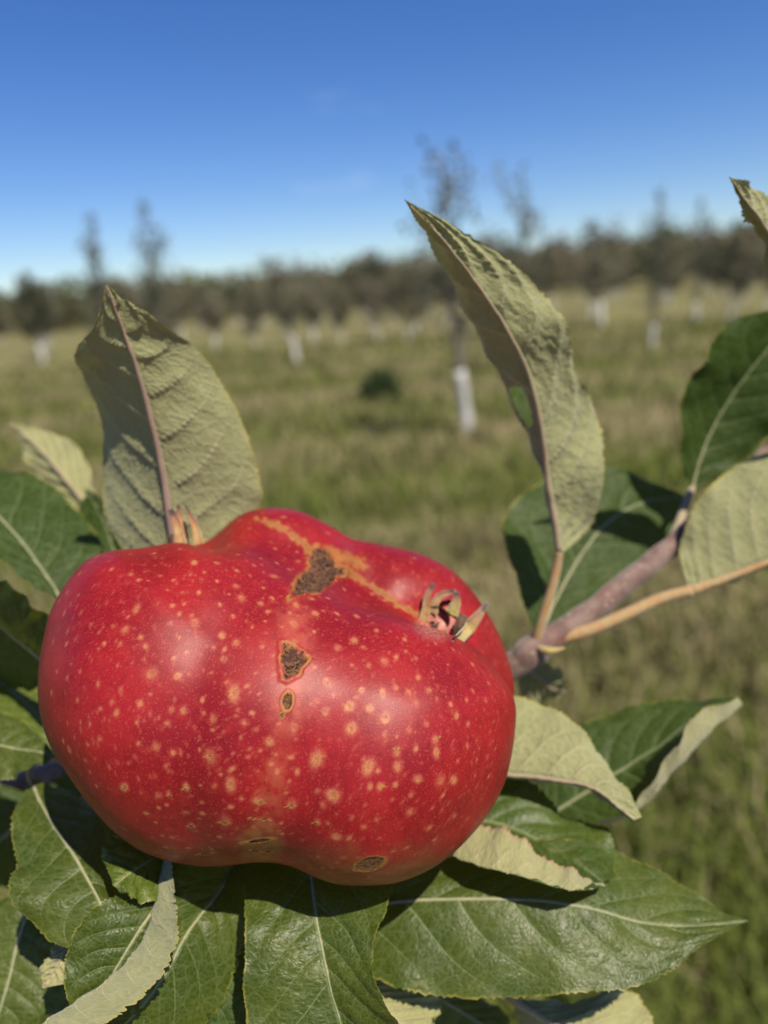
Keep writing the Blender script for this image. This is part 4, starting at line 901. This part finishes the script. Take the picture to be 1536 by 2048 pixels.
# curled leaf right below the apple
leaf(Z([(880,1640),(950,1640),(1020,1655),(1090,1690),(1150,1725),(1205,1765)], [.204,.200,.197,.193,.188,.182]),
     [Z([(890,1580),(990,1555),(1070,1572),(1135,1635),(1215,1665),(1230,1755)], [.209,.208,.205,.200,.193,.182])],
     [Z([(880,1700),(950,1735),(1030,1752),(1100,1774),(1160,1782),(1212,1772)], [.186,.176,.172,.170,.170,.177]),
      Z([(890,1660),(985,1650),(1045,1685),(1110,1722),(1160,1752),(1206,1766)], [.192,.184,.180,.177,.175,.178])],
     'top', M_LEAF_P, seed=22, base_r=5, tooth=7, teeth=24, scallop=True, label='curled leaf right of the apple showing pale underside with pink scalloped edge')
# pale folded leaf right of the apple
leaf(Z([(950,1535),(1010,1548),(1100,1557),(1180,1573),(1228,1606),(1268,1640)], [.200,.198,.194,.190,.187,.185]),
     [Z([(950,1395),(1035,1394),(1125,1428),(1195,1498),(1250,1575),(1284,1634)], [.208,.207,.203,.197,.191,.185])],
     [Z([(950,1540),(1010,1554),(1100,1564),(1180,1580),(1224,1612),(1262,1641)], [.202,.212,.212,.206,.196,.186])],
     'under', M_LEAF, seed=23, base_r=6, bulge=(-.16,0), quilt=0.6, label='pale folded leaf pointing right from behind the apple')
# green leaf behind it with curled pale right margin
leaf(Z([(1085,1640),(1150,1598),(1230,1548),(1310,1498),(1390,1440),(1484,1398)], [.222,.222,.222,.222,.222,.222]),
     [Z([(1083,1636),(1090,1490),(1180,1440),(1290,1408),(1400,1396),(1484,1396)], [.222,.230,.234,.234,.230,.222])],
     [Z([(1090,1650),(1200,1650),(1292,1612),(1352,1540),(1420,1472),(1486,1408)], [.222,.214,.210,.208,.210,.218]),
      Z([(1088,1646),(1190,1642),(1288,1595),(1345,1496),(1400,1430),(1476,1394)], [.220,.211,.205,.203,.205,.216])],
     'top', M_LEAF_D, seed=24, base_r=5, tooth=4, label='green leaf with curled grey margin at the right below the stalk')
# bottom fill
leaf(Z([(690,1950),(750,2000),(800,2050),(850,2130)], [.180,.178,.176,.174]),
     [Z([(688,1954),(700,2040),(740,2100),(850,2132)], [.180,.178,.176,.174])],
     [Z([(694,1946),(800,1965),(880,1998),(866,2060)], [.180,.181,.180,.176])],
     'under', M_LEAF_Y, seed=25, base_r=4, label='pale leaf underside at the bottom right of the broad hanging leaf')
leaf(Z([(1030,2003),(1085,2036),(1160,2080),(1260,2140)], [.192,.190,.187,.184]),
     [Z([(1028,2006),(1050,2080),(1120,2140),(1258,2142)], [.192,.194,.191,.184])],
     [Z([(1032,2001),(1150,2000),(1268,1984),(1320,2090)], [.192,.196,.196,.188])],
     'under', M_LEAF_Y, seed=26, base_r=7, label='pale leaf underside at the bottom edge below the large pointed leaf')
leaf(Z([(820,1960),(900,2010),(980,2060),(1050,2120)], [.205,.203,.201,.199]),
     [Z([(818,1964),(830,2050),(900,2110),(1048,2122)], [.205,.203,.201,.199])],
     [Z([(824,1956),(950,1990),(1010,2030),(1052,2118)], [.205,.206,.204,.200])],
     'top', M_LEAF, seed=27, base_r=4, label='dark green leaf at the bottom edge under the large pointed leaf')
leaf(Z([(1035,1320),(1070,1350),(1100,1375),(1130,1385)], [.230,.233,.236,.238]),
     [Z([(1035,1322),(1040,1390),(1080,1405),(1130,1387)], [.230,.236,.240,.238])],
     [Z([(1037,1318),(1095,1325),(1128,1350),(1130,1383)], [.230,.230,.233,.238])],
     'under', M_LEAF, seed=28, base_r=4, tooth=3, label='small shaded leaf under the twig right of the apple')
# leaves further back in the cluster
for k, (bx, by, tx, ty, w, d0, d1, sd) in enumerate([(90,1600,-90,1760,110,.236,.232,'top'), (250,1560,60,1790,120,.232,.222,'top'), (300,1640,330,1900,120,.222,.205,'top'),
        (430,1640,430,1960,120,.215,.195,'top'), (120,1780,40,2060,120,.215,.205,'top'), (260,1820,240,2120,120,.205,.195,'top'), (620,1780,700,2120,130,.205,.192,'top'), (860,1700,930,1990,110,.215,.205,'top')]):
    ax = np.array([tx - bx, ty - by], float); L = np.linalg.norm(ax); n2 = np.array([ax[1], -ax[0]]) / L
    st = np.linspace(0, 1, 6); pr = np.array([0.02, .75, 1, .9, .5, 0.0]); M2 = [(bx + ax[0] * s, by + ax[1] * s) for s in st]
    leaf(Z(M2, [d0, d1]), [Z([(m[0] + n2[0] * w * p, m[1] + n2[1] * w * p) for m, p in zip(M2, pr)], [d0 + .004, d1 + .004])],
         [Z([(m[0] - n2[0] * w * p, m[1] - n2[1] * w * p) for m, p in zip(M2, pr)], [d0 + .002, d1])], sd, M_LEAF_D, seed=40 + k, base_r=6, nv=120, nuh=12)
# stub bract at the node and the hidden fruit stalk
part('bract', tube_mesh('bract', catmull(PP([(1075,1296,.216),(1100,1302,.213),(1130,1296,.212)]), 10), np.array([1, 1.6, 2, 2, 2, 1.8, 1.5, 1.1, .7, .3]) * 5 * APX, 8), M_SEPAL_G)
bk = np.argmin(X2[:, 2] + 0.3 * np.abs(X2[:, 0])); b0 = AW(bk); att = twig[np.argmin(np.linalg.norm(twig - b0, axis=1))]
stm = tube_mesh('stalk', catmull(np.array([b0 + FWn * -0.004, (b0 + att) / 2 + CUn * .002, att]), 12), np.linspace(.0016, .0022, 12), 8)
o = obj('stalk', stm, M_PET, apple); o.matrix_parent_inverse = Matrix.Translation(-Vector(apple_c))
